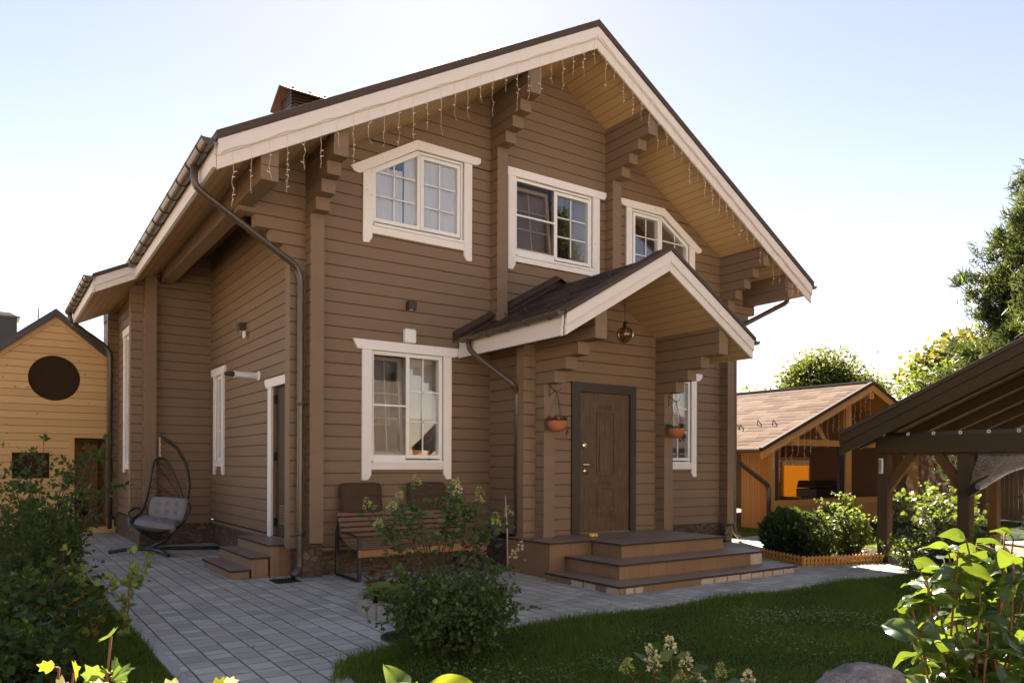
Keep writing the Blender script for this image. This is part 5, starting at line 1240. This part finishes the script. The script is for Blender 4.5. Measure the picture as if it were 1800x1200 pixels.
mb = MB(); mb.box(-3.27, -3.21, SY + .061, 10.4, .02, 3.43); mb.box(-1.255, -1.195, SY + .061, 10.4, .02, 3.43); mb.box(-3.21, -1.255, 10.34, 10.4, .02, 3.6); mb.box(-3.21, -1.255, SY + .3, 10.34, 1.98, 2.04); mb.prism([(-3.27, 3.4), (-1.195, 3.4), (-2.22, 4.42)], -2.15, -2.1, TSH); mb.build('inner_wall', M['pine'], sh)
mb = MB(); mb.box(-3.21, -1.255, SY + .061, 10.34, .06, .10); mb.build('floor', M['pine_plain'], sh)
mb = MB()
for s in (1, -1):
    e = (-2.22 + s * 1.16, 3.48 - .03); P = [(-2.22, 4.40), (-2.22, 4.54), (e[0] + s * .02, e[1] + .11), (e[0], e[1] - .03)]
    mb.prism(P, -2.2, .12, TSH)
mb.build('roof', M['darkroof'], sh)
mb = MB()
for s in (1, -1): mb.prism([(-2.22, 4.29), (-2.22, 4.40), (-2.22 + s * 1.03, 3.53), (-2.22 + s * 1.03, 3.42)], 0.001, .025, TSH)
mb.build('gable_trim', M['pine_plain'], sh)
mb = MB(); mb.prism(rect(-1.985, -1.885, .13, 1.95), .002, .03, TSH); mb.prism(rect(-2.97, -2.30, 1.647, 1.70), .002, .025, TSH); mb.prism(rect(-1.985, -1.2, 1.957, 1.985), .002, .02, TSH); mb.build('door_post', M['pine_plain'], sh, bevel=.003)
mb = MB(); mb.prism(rect(-3.27, -1.13, .0, .125), .002, .05, TSH); mb.prism(rect(-1.238, -1.16, .126, .26), -.03, .03, TSH); mb.build('threshold_beam', M['pine_plain'], sh, bevel=.004)
t = thing('plank', 'knotty plank leaning diagonally inside the shed doorway', 'plank', (-1.6, 9.6, .1)); mb = MB(); mb.hexa([(-1.98, 9.58, 1.05), (-1.93, 9.58, .98), (-1.93, 9.62, .98), (-1.98, 9.62, 1.05), (-1.44, 9.58, .16), (-1.50, 9.58, .11), (-1.50, 9.62, .11), (-1.44, 9.62, .16)]); mb.build('board', M['fence'], t)
t = thing('stool', 'small black stool standing inside the shed doorway', 'stool', (-1.72, 8.9, .1)); mb = MB(); mb.box(-1.84, -1.58, 8.78, 9.02, .50, .62); mb.build('seat', M['black'], t, bevel=.03)
for x in (-1.80, -1.62):
    for y in (8.81, 8.99): mb = MB(); mb.tube([(x, y, .10), (x, y, .52)], .028, 8); mb.build('leg', M['black'], t)
nb = thing('roof_vent', 'dark ventilation stack with a light cap beside the shed roof', 'chimney', (-3.05, 9.5, 0)); mb = MB(); mb.box(-3.4, -2.84, 9.5, 10.0, 3.0, 4.47); mb.build('shaft', M['darkroof'], nb); mb = MB(); mb.box(-3.45, -2.79, 9.45, 10.05, 4.47, 4.51); mb.hexa([(-3.42, 9.47, 4.51), (-2.82, 9.47, 4.51), (-2.82, 10.03, 4.51), (-3.42, 10.03, 4.51), (-3.3, 9.6, 4.60), (-2.97, 9.6, 4.60), (-2.97, 9.9, 4.60), (-3.3, 9.9, 4.60)]); mb.build('cap', M['gutter'], nb)
t = thing('antenna', 'thin whip antenna rising behind the shed roof', 'antenna', (-2.46, 9.6, 4.2)); mb = MB(); mb.tube([(-2.46, 9.6, 3.9), (-2.45, 9.6, 4.75)], .012, 6); mb.tube([(-2.45, 9.6, 4.75), (-2.40, 9.6, 5.1)], .004, 5); mb.build('rod', M['black'], t)

# ================================================================== TIMBER GAZEBO (right, behind)
BY0, BY1 = 4.20, 5.20
GY = 1.0; GX0, GX1, GXA = 10.82, 17.2, 13.99; TG = TF(GY)
gz = thing('garden_pavilion', 'timber garden pavilion with tan shingle gable roof and board parapet', 'pavilion', (14, GY, 0))
def gzt(x): return 3.43 - .392 * abs(x - GXA)
GR = [M['shingle_tan'], M['larch'], M['metal']]
for s in (-1, 1):
    e = GXA + (s * 4.2 if s < 0 else 3.36); c4 = [(e, .45, gzt(e)), (GXA, .45, gzt(GXA)), (GXA, 7.5, gzt(GXA)), (e, 7.5, gzt(e))]; sr = slab('roof_slope', gz, c4 if s < 0 else c4[::-1], .07, GR)
    if s < 0:
        for (x, y) in ((11.3, 1.6), (11.15, 2.1), (11.3, 2.6), (11.05, 1.9), (10.95, 2.9), (11.3, 3.4), (11.1, 3.7), (11.25, 1.15)):
            z = gzt(x); mb = MB(); mb.tube([(x, y - .06, z), (x - .05, y, z + .11), (x, y + .06, z)], .012, 4); mb.build('snow_guard', M['black'], sr)
    a, b = (GXA, gzt(GXA) - .03), (e, gzt(e) - .03)
    barge('barge_board', b if s < 0 else a, a if s < 0 else b, .40, .44, .19, 'larch', gz)
    barge('roof_edge', (b[0], b[1] + .06) if s < 0 else (a[0], a[1] + .06), (a[0], a[1] + .06) if s < 0 else (b[0], b[1] + .06), .38, .47, .085, 'nosing', gz)
mb = MB(); mb.tube([(GXA, .42, gzt(GXA) + .01), (GXA, 7.5, gzt(GXA) + .01)], .05, 6); mb.build('ridge_cap', M['metal'], gz)
gutter(gz, (GXA - 4.26, .42, 1.77), (GXA - 4.26, 7.4, 1.77), .05, 6)
mb = MB(); mb.box(GX0, GX0 + .05, GY + .02, 1.72, .02, 1.86); mb.build('side_wall', M['larch_vy'], gz)
mb = MB(); mb.box(GX0 - .01, GX0 + .22, GY - .02, GY + .18, .02, 1.95); mb.build('corner_post', M['larch'], gz, bevel=.006)
for x in (13.81, 17.0): mb = MB(); mb.box(x, x + .25, GY - .02, GY + .18, .02, 1.90); mb.build('post', M['larch'], gz, bevel=.006)
for x in (GX0, 13.9, 17.0): mb = MB(); mb.box(x, x + .2, 5.2, 5.4, .02, 2.2); mb.build('post', M['larch'], gz, bevel=.006)
mb = MB(); mb.box(GX0 - .3, GX1 + .3, GY - .03, GY + .19, 1.902, 2.05); mb.build('tie_beam', M['larch'], gz, bevel=.006)
mb = MB(); mb.box(13.81, 14.06, GY - .02, GY + .18, 2.052, 3.2); mb.build('king_post', M['larch'], gz, bevel=.006)
for s in (-1, 1):
    mb = MB(); mb.hexa([(GXA + s * .15, GY, 2.06), (GXA + s * .32, GY, 2.06), (GXA + s * .32, GY + .14, 2.06), (GXA + s * .15, GY + .14, 2.06), (GXA + s * .95, GY, 2.86), (GXA + s * 1.12, GY, 2.80), (GXA + s * 1.12, GY + .14, 2.80), (GXA + s * .95, GY + .14, 2.86)] if False else
              [(GXA + s * .95, GY, 2.06), (GXA + s * 1.12, GY, 2.06), (GXA + s * 1.12, GY + .14, 2.06), (GXA + s * .95, GY + .14, 2.06), (GXA + s * 1.55, GY, 2.72), (GXA + s * 1.72, GY, 2.66), (GXA + s * 1.72, GY + .14, 2.66), (GXA + s * 1.55, GY + .14, 2.72)]); mb.build('strut', M['larch'], gz)
for x in (GX0 + .35, GXA + .35, GX0 + 3.0 + 2.6): pass
for x in (10.95, 13.90): mb = MB(); z = gzt(x) - .12 if x < 13 else 3.28; mb.box(x, x + .2, .44, 1.2, z - .24, z - .01); mb.build('purlin_end', M['larch'], gz, bevel=.006)
mb = MB(); plate(mb, [(GX0 + .6, 2.06), (GX1 - .6, 2.06), (GXA, 3.25)], [], -.06, -.055, TG); mb.build('gable_film', M['pvc'], gz)
for q in ((GX0 + .222, 13.808), (14.062, 16.998)):
    mb = MB(); mb.box(*q, GY + .03, GY + .08, .04, .50); mb.build('parapet_boards', M['larch_v'], gz); mb = MB(); mb.box(*q, GY, GY + .16, .502, .66); mb.build('parapet_rail', M['larch'], gz, bevel=.006)
for q in ((11.06, 11.20), (13.62, 13.80)): mb = MB(); mb.box(*q, GY + .02, GY + .10, .662, 1.90); mb.build('curtain_track', M['black'], gz)
mb = MB(); mb.box(GX0, 15.5, 7.2, 7.26, .02, 2.1); mb.box(16.8, 30, 7.2, 7.26, .02, 2.1) if False else None; mb.box(GX1 - .05, GX1, GY + .2, BY0, .02, 2.1); mb.box(GX1 - .05, GX1, BY0, BY1, .02, .48); mb.box(GX1 - .05, GX1, BY0, BY1, 1.70, 2.1); mb.box(GX1 - .05, GX1, BY1, 7.2, .02, 2.1); mb.build('back_wall', M['fence'], gz)
mb = MB(); mb.box(16.0, 17.1, 5.6, 5.65, .05, 2.2); mb.build('partition', M['fence'], gz)
mb = MB(); mb.box(GX0, GX1, GY, 7.2, -.02, .035); mb.build('floor', M['fence'], gz)
mb = MB(); mb.box(17.11, 17.125, BY0, BY1, .48, 1.44); mb.box(17.11, 17.125, BY0, BY1, 1.60, 1.70); mb.build('roller_blind', M['blind_orange'], gz)
pipe(gz, [(9.74, 1.02, 1.74), (9.76, 1.02, 1.55), (10.74, .96, 1.02), (10.78, .95, .9), (10.78, .95, .06)], .05)
t = thing('barbecue', 'dark barbecue grill behind the pavilion parapet', 'grill', (14.9, 2.4, 0)); mb = MB(); mb.box(14.3, 15.7, 2.1, 2.7, .62, .84); mb.build('grill_box', M['black'], t, bevel=.02); mb = MB(); mb.hexa([(14.3, 2.1, .86), (15.7, 2.1, .86), (15.7, 2.7, .86), (14.3, 2.7, .86), (14.36, 2.25, 1.05), (15.64, 2.25, 1.05), (15.64, 2.68, 1.05), (14.36, 2.68, 1.05)]); mb.build('lid', M['black'], t, bevel=.03)
for x in (14.4, 15.6): mb = MB(); mb.box(x - .03, x + .03, 2.2, 2.6, .03, .62); mb.build('leg', M['black'], t)
garland('string of icicle lights along the left slope of the pavilion gable', (GXA - 4.0, 1.72), (GXA - .1, 3.25), .37, 18, 5, (), 'icicle light strings under the eaves', 1.15)

# ================================================================== PERGOLA (right)
pg = thing('dark_pergola', 'dark brown timber pergola with gable roof and clear film walls at the right', 'pergola', (9.5, -6.4, 0))
PX = 7.70; TPG = lambda u, d, z: (PX - d, u, z)          # u = y
def pz_(y): return 1.90 + .447 * (-2.95 - y)
ye, ya = -2.95, -6.9
PRM = [M['shingle'], M['perg'], M['metal']]
slab('roof_slope', pg, [(7.22, ye, pz_(ye) + .02), (12.4, ye, pz_(ye) + .02), (12.4, ya, pz_(ya) + .02), (7.22, ya, pz_(ya) + .02)], .07, PRM)
slab('roof_slope', pg, [(7.22, ya, pz_(ya) + .02), (12.4, ya, pz_(ya) + .02), (12.4, 2 * ya - ye, pz_(ye) + .02), (7.22, 2 * ya - ye, pz_(ye) + .02)], .07, PRM)
def pbarge(name, x0, x1, yA, zA_, yB, zB, h, mat):
    mb = MB(); mb.hexa([(x0, yA, zA_ - h), (x1, yA, zA_ - h), (x1, yB, zB - h), (x0, yB, zB - h), (x0, yA, zA_), (x1, yA, zA_), (x1, yB, zB), (x0, yB, zB)]); mb.build(name, M[mat], pg, bevel=.004)
for yA, yB in ((ye, ya), (2 * ya - ye, ya)):
    pbarge('roof_edge', 7.15, 7.30, yA, pz_(ye) + .05, yB, pz_(ya) + .05, .06, 'metal'); pbarge('barge_board', 7.17, 7.21, yA, pz_(ye) - .012, yB, pz_(ya) - .012, .125, 'perg'); pbarge('barge_board', 7.19, 7.23, yA, pz_(ye) - .139, yB, pz_(ya) - .139, .16, 'perg')
    for x in (7.70, 8.5, 9.3, 10.1, 10.9): pbarge('rafter', x, x + .07, yA, pz_(ye) - .055, yB, pz_(ya) - .055, .15, 'perg')
for y in (-3.40, -4.545, -6.2, -8.2):
    mb = MB(); mb.box(PX, PX + .06, y, y + .155, .0, 1.625); mb.build('post_cladding', M['perg'], pg, bevel=.004)
    mb = MB(); mb.box(PX + .062, PX + .16, y + .002, y + .153, .0, 1.62); mb.build('post', M['perg_in'], pg, bevel=.004)
    if y > -8: mb = MB(); mb.box(11.3, 11.46, y, y + .155, .0, 2.2); mb.build('post', M['perg_in'], pg, bevel=.004)
mb = MB(); mb.box(PX - .01, PX + .12, -8.4, -3.22, 1.64, 1.90); mb.build('beam', M['perg'], pg, bevel=.005)
mb = MB(); mb.box(PX + .125, PX + .20, -8.4, -3.22, 1.60, 1.80); mb.build('inner_beam', M['perg_in'], pg)
mb = MB(); mb.box(11.3, 11.46, -8.4, -3.0, 1.75, 1.95); mb.build('beam', M['perg_in'], pg)
def brace(x, ya_, yb_, z0, z1):
    mb = MB(); w2 = .11; mb.hexa([(x, ya_, z0 - w2), (x + .08, ya_, z0 - w2), (x + .08, yb_, z1 - w2), (x, yb_, z1 - w2), (x, ya_, z0 + w2), (x + .08, ya_, z0 + w2), (x + .08, yb_, z1 + w2), (x, yb_, z1 + w2)]); mb.build('brace', M['perg_in'], pg)
brace(PX + .07, -3.36, -3.76, 1.12, 1.66); brace(PX + .07, -4.44, -4.05, 1.12, 1.66); brace(PX + .07, -4.53, -4.95, 1.12, 1.66); brace(PX + .07, -6.05, -5.65, 1.12, 1.66)
brace(11.3, -3.41, -3.85, 1.3, 1.75); brace(11.3, -4.38, -3.95, 1.3, 1.75); brace(11.3, -6.03, -5.5, 1.3, 1.75)
mb = MB(); mb.box(PX - .02, 11.5, -8.6, -3.42, -.03, .085); mb.build('plinth', M['tread'], pg, bevel=.01)
mb = MB(); mb.add([(PX + .10, -4.39, .09), (PX + .10, -3.41, .09), (PX + .10, -3.41, 1.6), (PX + .10, -4.39, 1.6)], [(0, 1, 2, 3)]); mb.build('clear_curtain', M['pvc'], pg)
mb = MB(); mb.add([(11.28, -6.0, .09), (11.28, -3.2, .09), (11.28, -3.2, 1.75), (11.28, -6.0, 1.75)], [(0, 1, 2, 3)]); mb.build('clear_curtain', M['pvc'], pg)
mb = MB(); mb.box(PX - .018, PX - .011, -8.4, -3.26, 1.885, 1.94); mb.build('curtain_hem', M['black'], pg)
for i in range(9):
    y = -3.36 - i * .36; mb = MB(); mb.lathe([(.014, 0), (.024, -.003), (.026, -.008), (.016, -.01), (.014, 0)], (PX - .018, y, 1.912), 12, 'x'); mb.build('eyelet', M['white'], pg)
# half rolled film in the second bay
mb = MB(); mb.box(PX - .02, PX - .012, -6.2, -4.66, 1.575, 1.62); mb.build('curtain_hem', M['black'], pg)
V = []; n1, n2 = 26, 14
for i in range(n1 + 1):
    y = -4.68 - 1.5 * i / n1; lo = 1.18 + .34 * min(1, (i / n1) * 2.1) ** .7
    for j in range(n2 + 1):
        k = j / n2; V.append((PX - .03 - .05 * k - .02 * math.sin(y * 31 + k * 6) * k, y + .10 * k * (1 - i / n1), 1.60 + (lo - 1.60) * k))
mb = MB(); mb.add(V, [(i * (n2 + 1) + j, (i + 1) * (n2 + 1) + j, (i + 1) * (n2 + 1) + j + 1, i * (n2 + 1) + j + 1) for i in range(n1) for j in range(n2)])
mb.build('rolled_curtain', M['pvc_fold'], pg, smooth=True)
mb = MB(); mb.tube(smooth_path([(PX - .07, -4.62, 1.13), (PX - .08, -4.78, 1.22), (PX - .09, -5.0, 1.37), (PX - .08, -5.25, 1.47), (PX - .07, -5.6, 1.51), (PX - .06, -6.2, 1.53)], 5), .05, 10); mb.build('film_roll', M['pvc_fold'], pg, smooth=True)
mb = MB(); mb.tube([(PX - .07, -4.56, 1.08), (PX - .075, -4.68, 1.165)], [.06, .062], 10); mb.build('roll_end', M['black'], pg)
t = thing('wall_lamp', 'narrow white outdoor lamp on the first dark pergola post', 'wall lamp', (PX - .03, -3.30, 1.3)); mb = MB(); mb.box(PX - .05, PX - .001, -3.345, -3.285, 1.33, 1.56); mb.build('lamp_body', M['white'], t, bevel=.012); mb = MB(); mb.box(PX - .06, PX - .05, -3.338, -3.292, 1.35, 1.54); mb.build('lamp_glass', M['screen'], t)
t = thing('white_ornament', 'pale carved garden ornament behind the second pergola post', 'ornament', (9.2, -5.3, 0))
mb = MB(); mb.lathe([(.07, .1), (.05, .2), (.03, .3), (.06, .42), (.04, .55), (.055, .66), (.02, .78), (0, .80)], (9.3, -5.25, 0), 14); mb.build('column', M['curtain'], t, smooth=True)

# ================================================================== RIGHT GARDEN: bed, edging, bushes, fence
pk = thing('picket_edging', 'low wooden picket edging round the bush bed by the paved path', 'fence', (6.3, -2.95, 0))
mb = MB()
def pick_line(a, b, n):
    for i in range(n):
        k = i / (n - 1); x, y = a[0] + (b[0] - a[0]) * k, a[1] + (b[1] - a[1]) * k; d = Vector((b[0] - a[0], b[1] - a[1], 0)).normalized() * .022; nn = Vector((-d.y, d.x, 0)) * .25; h = .15
        P = []
        for s in (1, -1):
            o = Vector((x, y, 0)) + nn * s; P += [o - d, o + d, o + d + Vector((0, 0, h - .02)), o + Vector((0, 0, h)), o - d + Vector((0, 0, h - .02))]
        mb.add(P, [(0, 1, 2, 3, 4), (9, 8, 7, 6, 5)] + [(i2, (i2 + 1) % 5, 5 + (i2 + 1) % 5, 5 + i2) for i2 in range(5)])
    for z in (.035, .10):
        d = Vector((b[0] - a[0], b[1] - a[1], 0)).normalized(); nn = Vector((-d.y, d.x, 0)) * .008
        P = [Vector((*a, z)) - nn, Vector((*b, z)) - nn, Vector((*b, z)) + nn, Vector((*a, z)) + nn]; mb.hexa(P + [p + Vector((0, 0, .022)) for p in P])
pick_line((6.30, -2.92), (6.65, -1.95), 13); pick_line((6.32, -2.95), (7.62, -3.36), 22)
mb.build('pickets', M['larch'], pk)
mb = MB(); mb.add([(6.32, -2.92, .02), (7.6, -3.3, .02), (9.5, -2.2, .02), (9.3, -1.3, .02), (6.9, -1.6, .02)], [list(range(5))]); struct(mb.build('bed_soil', M['soil']))
def ball_bush(name, label, c, r, n, mat, seed, ls=.05, cat='bush', kind='simple', squash=.85):
    rs = np.random.RandomState(seed); t = thing(name, label, cat, (c[0], c[1], 0)); v = rs.normal(0, 1, (n, 3)); v /= np.linalg.norm(v, axis=1, keepdims=True)
    k = np.array([1 + .16 * noise.noise(Vector(q) * 2.6 + Vector((seed, 0, 0))) + .10 * noise.noise(Vector(q) * 7) for q in v]); rad = r * (.72 + .30 * rs.rand(n)) * k
    P = np.array(c) + v * rad[:, None] * np.array([1, 1, squash]); ok = P[:, 2] > .02; P, v = P[ok], v[ok]
    leaves('foliage', P, v + np.array([0, 0, .7]) + rs.normal(0, .3, v.shape), ls * (.6 + .8 * rs.rand(len(P))), kind, [M[mat]], t, .8, seed)
    mb = MB(); mb.tube([(c[0], c[1], 0), (c[0], c[1], c[2])], .04, 6)
    for q in range(12):
        w_ = Vector(rs.normal(0, 1, 3)).normalized() * r * .7; mb.tube([(c[0], c[1], c[2] * .5), Vector(c) + w_], .012, 4)
    mb.build('stem', M['stem'], t); return t
ball_bush('thuja_ball', 'dense dark clipped conifer ball at the left of the bush bed', (7.30, -2.02, .34), .43, 9000, 'lf_thuja', 71, .075)
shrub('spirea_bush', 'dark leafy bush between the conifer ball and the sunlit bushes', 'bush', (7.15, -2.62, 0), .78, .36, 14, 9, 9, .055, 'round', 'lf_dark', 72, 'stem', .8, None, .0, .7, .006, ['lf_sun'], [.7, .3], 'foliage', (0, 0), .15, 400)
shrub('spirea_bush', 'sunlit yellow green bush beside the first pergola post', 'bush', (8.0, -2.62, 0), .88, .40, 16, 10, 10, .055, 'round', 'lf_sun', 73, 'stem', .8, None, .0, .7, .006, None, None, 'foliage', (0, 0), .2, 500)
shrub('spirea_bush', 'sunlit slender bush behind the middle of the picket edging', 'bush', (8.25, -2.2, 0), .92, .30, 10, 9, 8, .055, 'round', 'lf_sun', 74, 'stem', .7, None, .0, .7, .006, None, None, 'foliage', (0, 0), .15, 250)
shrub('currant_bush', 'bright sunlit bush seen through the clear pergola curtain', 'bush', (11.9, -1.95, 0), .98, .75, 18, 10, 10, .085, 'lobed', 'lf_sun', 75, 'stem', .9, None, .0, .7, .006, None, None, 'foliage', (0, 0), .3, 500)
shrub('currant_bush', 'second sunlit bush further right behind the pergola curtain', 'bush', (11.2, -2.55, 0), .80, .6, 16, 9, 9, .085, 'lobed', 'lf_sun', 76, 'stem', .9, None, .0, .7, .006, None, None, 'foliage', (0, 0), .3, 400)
shrub('privet_bush', 'dark shrub growing at the foot of the second pergola post', 'bush', (7.25, -4.15, 0), .55, .50, 16, 9, 9, .055, 'simple', 'lf_dark', 77, 'stem', 1.0, None, .03, .7, .006, None, None, 'foliage', (0, 0), .2, 500)
shrub('privet_bush', 'dark shrub under the rolled curtain behind the broad leaved bush', 'bush', (6.75, -4.9, 0), .60, .55, 16, 9, 9, .055, 'simple', 'lf_dark', 78, 'stem', 1.0, None, .03, .7, .006, ['lf_sun'], [.93, .07], 'foliage', (0, 0), .2, 500)
ball_bush('conifer_bush', 'grey green conifer seen under the rolled pergola curtain', (14.6, -6.3, .55), .75, 4500, 'lf_pine', 79, .11, 'bush', 'simple', 1.1)
def fence(label, P, h, x_along=True):
    t = thing('board_fence', label, 'fence', (P[0][0], P[0][1], 0)); mb = MB(); (xa, ya2), (xb, yb2) = P
    d = Vector((xb - xa, yb2 - ya2, 0)); L = d.length; d.normalize(); nn = Vector((-d.y, d.x, 0)) * .012; k = 0
    while k * .11 < L:
        a = Vector((xa, ya2, .04)) + d * (k * .11); b = a + d * .10; hh = h + .01 * math.sin(k * 3.7)
        Pq = [a - nn, b - nn, b + nn, a + nn]; mb.hexa(Pq + [Vector((p.x, p.y, hh)) for p in Pq]); k += 1
    mb.build('boards', M['fence'], t)
    k = 0
    while k * 2.5 < L:
        a = Vector((xa, ya2, 0)) + d * (k * 2.5) + nn * 4; mb = MB(); mb.box(a.x - .05, a.x + .05, a.y - .05, a.y + .05, 0, h - .05); mb.build('post', M['perg_in'], t); k += 1
fence('brown board fence behind the pergola', ((18.6, -12), (18.6, 4.2)), 1.85)
fence('brown board fence far behind the pavilion', ((9.0, 15.5), (36, 15.5)), 2.1)

# ================================================================== NEIGHBOUR'S HOUSE (added behind the camera to bounce sun on the shaded front; shows in panes)
M['plaster'] = m_plain('cream_plaster', (.80, .74, .64), .9, 0, .2, .12, 2, .2)
nh = thing('neighbour_bounce_house', 'cream plastered house across the garden, added to bounce sun and show in the windows', 'house', (-3, -20, 0))
mb = MB(); mb.box(-13, 11, -26, -19.5, 0, 5.6); mb.build('wall', M['plaster'], nh)
mb = MB(); mb.hexa([(-17.5, -19.0, 5.45), (11.5, -19.0, 5.45), (11.5, -22.7, 8.2), (-17.5, -22.7, 8.2), (-17.5, -19.0, 5.6), (11.5, -19.0, 5.6), (11.5, -22.7, 8.4), (-17.5, -22.7, 8.4)]); mb.hexa([(-17.5, -22.7, 8.2), (11.5, -22.7, 8.2), (11.5, -26.5, 5.4), (-17.5, -26.5, 5.4), (-17.5, -22.7, 8.4), (11.5, -22.7, 8.4), (11.5, -26.5, 5.6), (-17.5, -26.5, 5.6)]); mb.build('roof', M['shingle'], nh)
for x in (-12, -8, -3, 2, 7):
    for z in (1.0, 3.6): mb = MB(); mb.ring(rect(x, x + 1.5, z, z + 1.5), rect(x + .1, x + 1.4, z + .1, z + 1.4), -.05, .05, lambda u, d, zz: (u, -19.5 + d, zz)); wn_ = mb.build('window', M['white'], nh); mb = MB(); mb.add([(x + .1, -19.48, z + .1), (x + 1.4, -19.48, z + .1), (x + 1.4, -19.48, z + 1.4), (x + .1, -19.48, z + 1.4)], [(0, 1, 2, 3)]); mb.build('pane', M['dark'], wn_)

# ================================================================== TREES
def conifer(name, label, base, Hh, R0, seed, z0=1.2, levels=20, per=8, tufts=9, npt=16, nl=.28, top=.85, mat='lf_pine', group=None):
    rs = np.random.RandomState(seed); t = thing(name, label, 'tree', base, group); base = np.array(base, float); mb = MB()
    mb.tube([base, base + (0, 0, Hh * .5), base + (.05, 0, Hh)], [.22, .13, .02], 8); P = []; D = []
    for l in range(levels):
        z = z0 + (Hh - z0) * (l + rs.rand() * .6) / levels; L0 = R0 * (1 - (z / Hh) ** 1.25) * (.75 + .5 * rs.rand()) + .15
        for b in range(per):
            a = rs.rand() * 6.283; L = L0 * (.55 + .6 * rs.rand()); d = np.array([math.cos(a), math.sin(a), .18 + .25 * rs.normal()])
            pts, rr_ = branch(base + (0, 0, z), d, L, .035, 5, -.03, .12, rs); mb.tube(pts, rr_, 4, False)
            for q in range(tufts):
                f = (.25 + .75 * rs.rand()) * (len(pts) - 1); i = min(len(pts) - 2, int(f)); p = pts[i] * (1 - f + i) + pts[i + 1] * (f - i) + rs.normal(0, .10, 3)
                ax = pts[i + 1] - pts[i]; ax /= np.linalg.norm(ax)
                P.append(np.repeat(p[None], npt, 0) + rs.normal(0, .085, (npt, 3))); D.append(ax * .7 + rs.normal(0, .75, (npt, 3)) + np.array([0, 0, .35]))
    mb.build('trunk', M['bark'], t); P = np.concatenate(P); D = np.concatenate(D); leaves('crown', P, D, nl * (.6 + .8 * rs.rand(len(P))), 'needle', [M[mat], M['lf_sun']], t, .9, seed, False, (0, 0, 1), [.94, .06]); return t
TG_ = 'trees behind the fences'
conifer('pine_tree', 'tall pine tree rising behind the pergola roof at the right edge', (20.3, -1.3, 0), 10.6, 3.9, 91, 1.2, 32, 19, 16, 34, .17, group=TG_)
conifer('spruce_tree', 'big spruce across the garden, seen only as a reflection in the middle upper window', (15.5, -14.5, 0), 11.5, 3.2, 92, .8, 22, 9, 10, 14, .3)
tree('linden_tree', 'round leafy tree crown standing above the pavilion ridge', (23.7, 8.1, 0), 5.25, (0, 0, 4.25), (1.45, 1.45, 1.3), 90, 230, .14, 'simple', 'lf_tree', 93, TG_, .16, clump_r=.38, shell=.5)
tree('linden_tree', 'lower right companion crown of the round tree above the pavilion', (25.0, 7.2, 0), 4.65, (0, 0, 4.0), (1.0, 1.0, .8), 50, 200, .14, 'simple', 'lf_tree', 94, TG_, .12, clump_r=.33, shell=.5)
tree('hedge_tree', 'low tree line just above the left part of the pavilion ridge', (21.6, 9.9, 0), 4.2, (0, 0, 3.45), (1.3, 1.0, .85), 24, 90, .16, 'simple', 'lf_tree', 95, TG_, .1, clump_r=.35)
tree('walnut_tree', 'loose pale green tree with upright sprays right of the pavilion gable', (24.2, 3.7, 0), 5.0, (0, 0, 3.7), (1.3, 1.3, 1.35), 34, 80, .17, 'simple', 'lf_sun', 96, TG_, .1, clump_r=.34)
tree('maple_tree', 'yellowing maple between the pavilion gable and the pine', (26.2, 3.6, 0), 6.3, (0, 0, 4.6), (1.9, 1.9, 1.7), 60, 120, .18, 'lobed', 'lf_gold', 97, TG_, .15, ['lf_sun'], [.55, .45], clump_r=.42)
tree('hedge_tree', 'dark leafy tree low behind the pergola roof under the pine', (19.5, -3.6, 0), 4.3, (0, 0, 2.5), (1.5, 2.8, 1.7), 80, 130, .18, 'simple', 'lf_tree', 98, TG_, .12, clump_r=.45)
tree('hedge_tree', 'leafy tree standing behind the fence left of the pine', (24.5, 1.0, 0), 4.8, (0, 0, 3.4), (1.8, 1.8, 1.6), 50, 120, .18, 'simple', 'lf_sun', 99, TG_, .12, ['lf_tree'], [.5, .5], clump_r=.45)
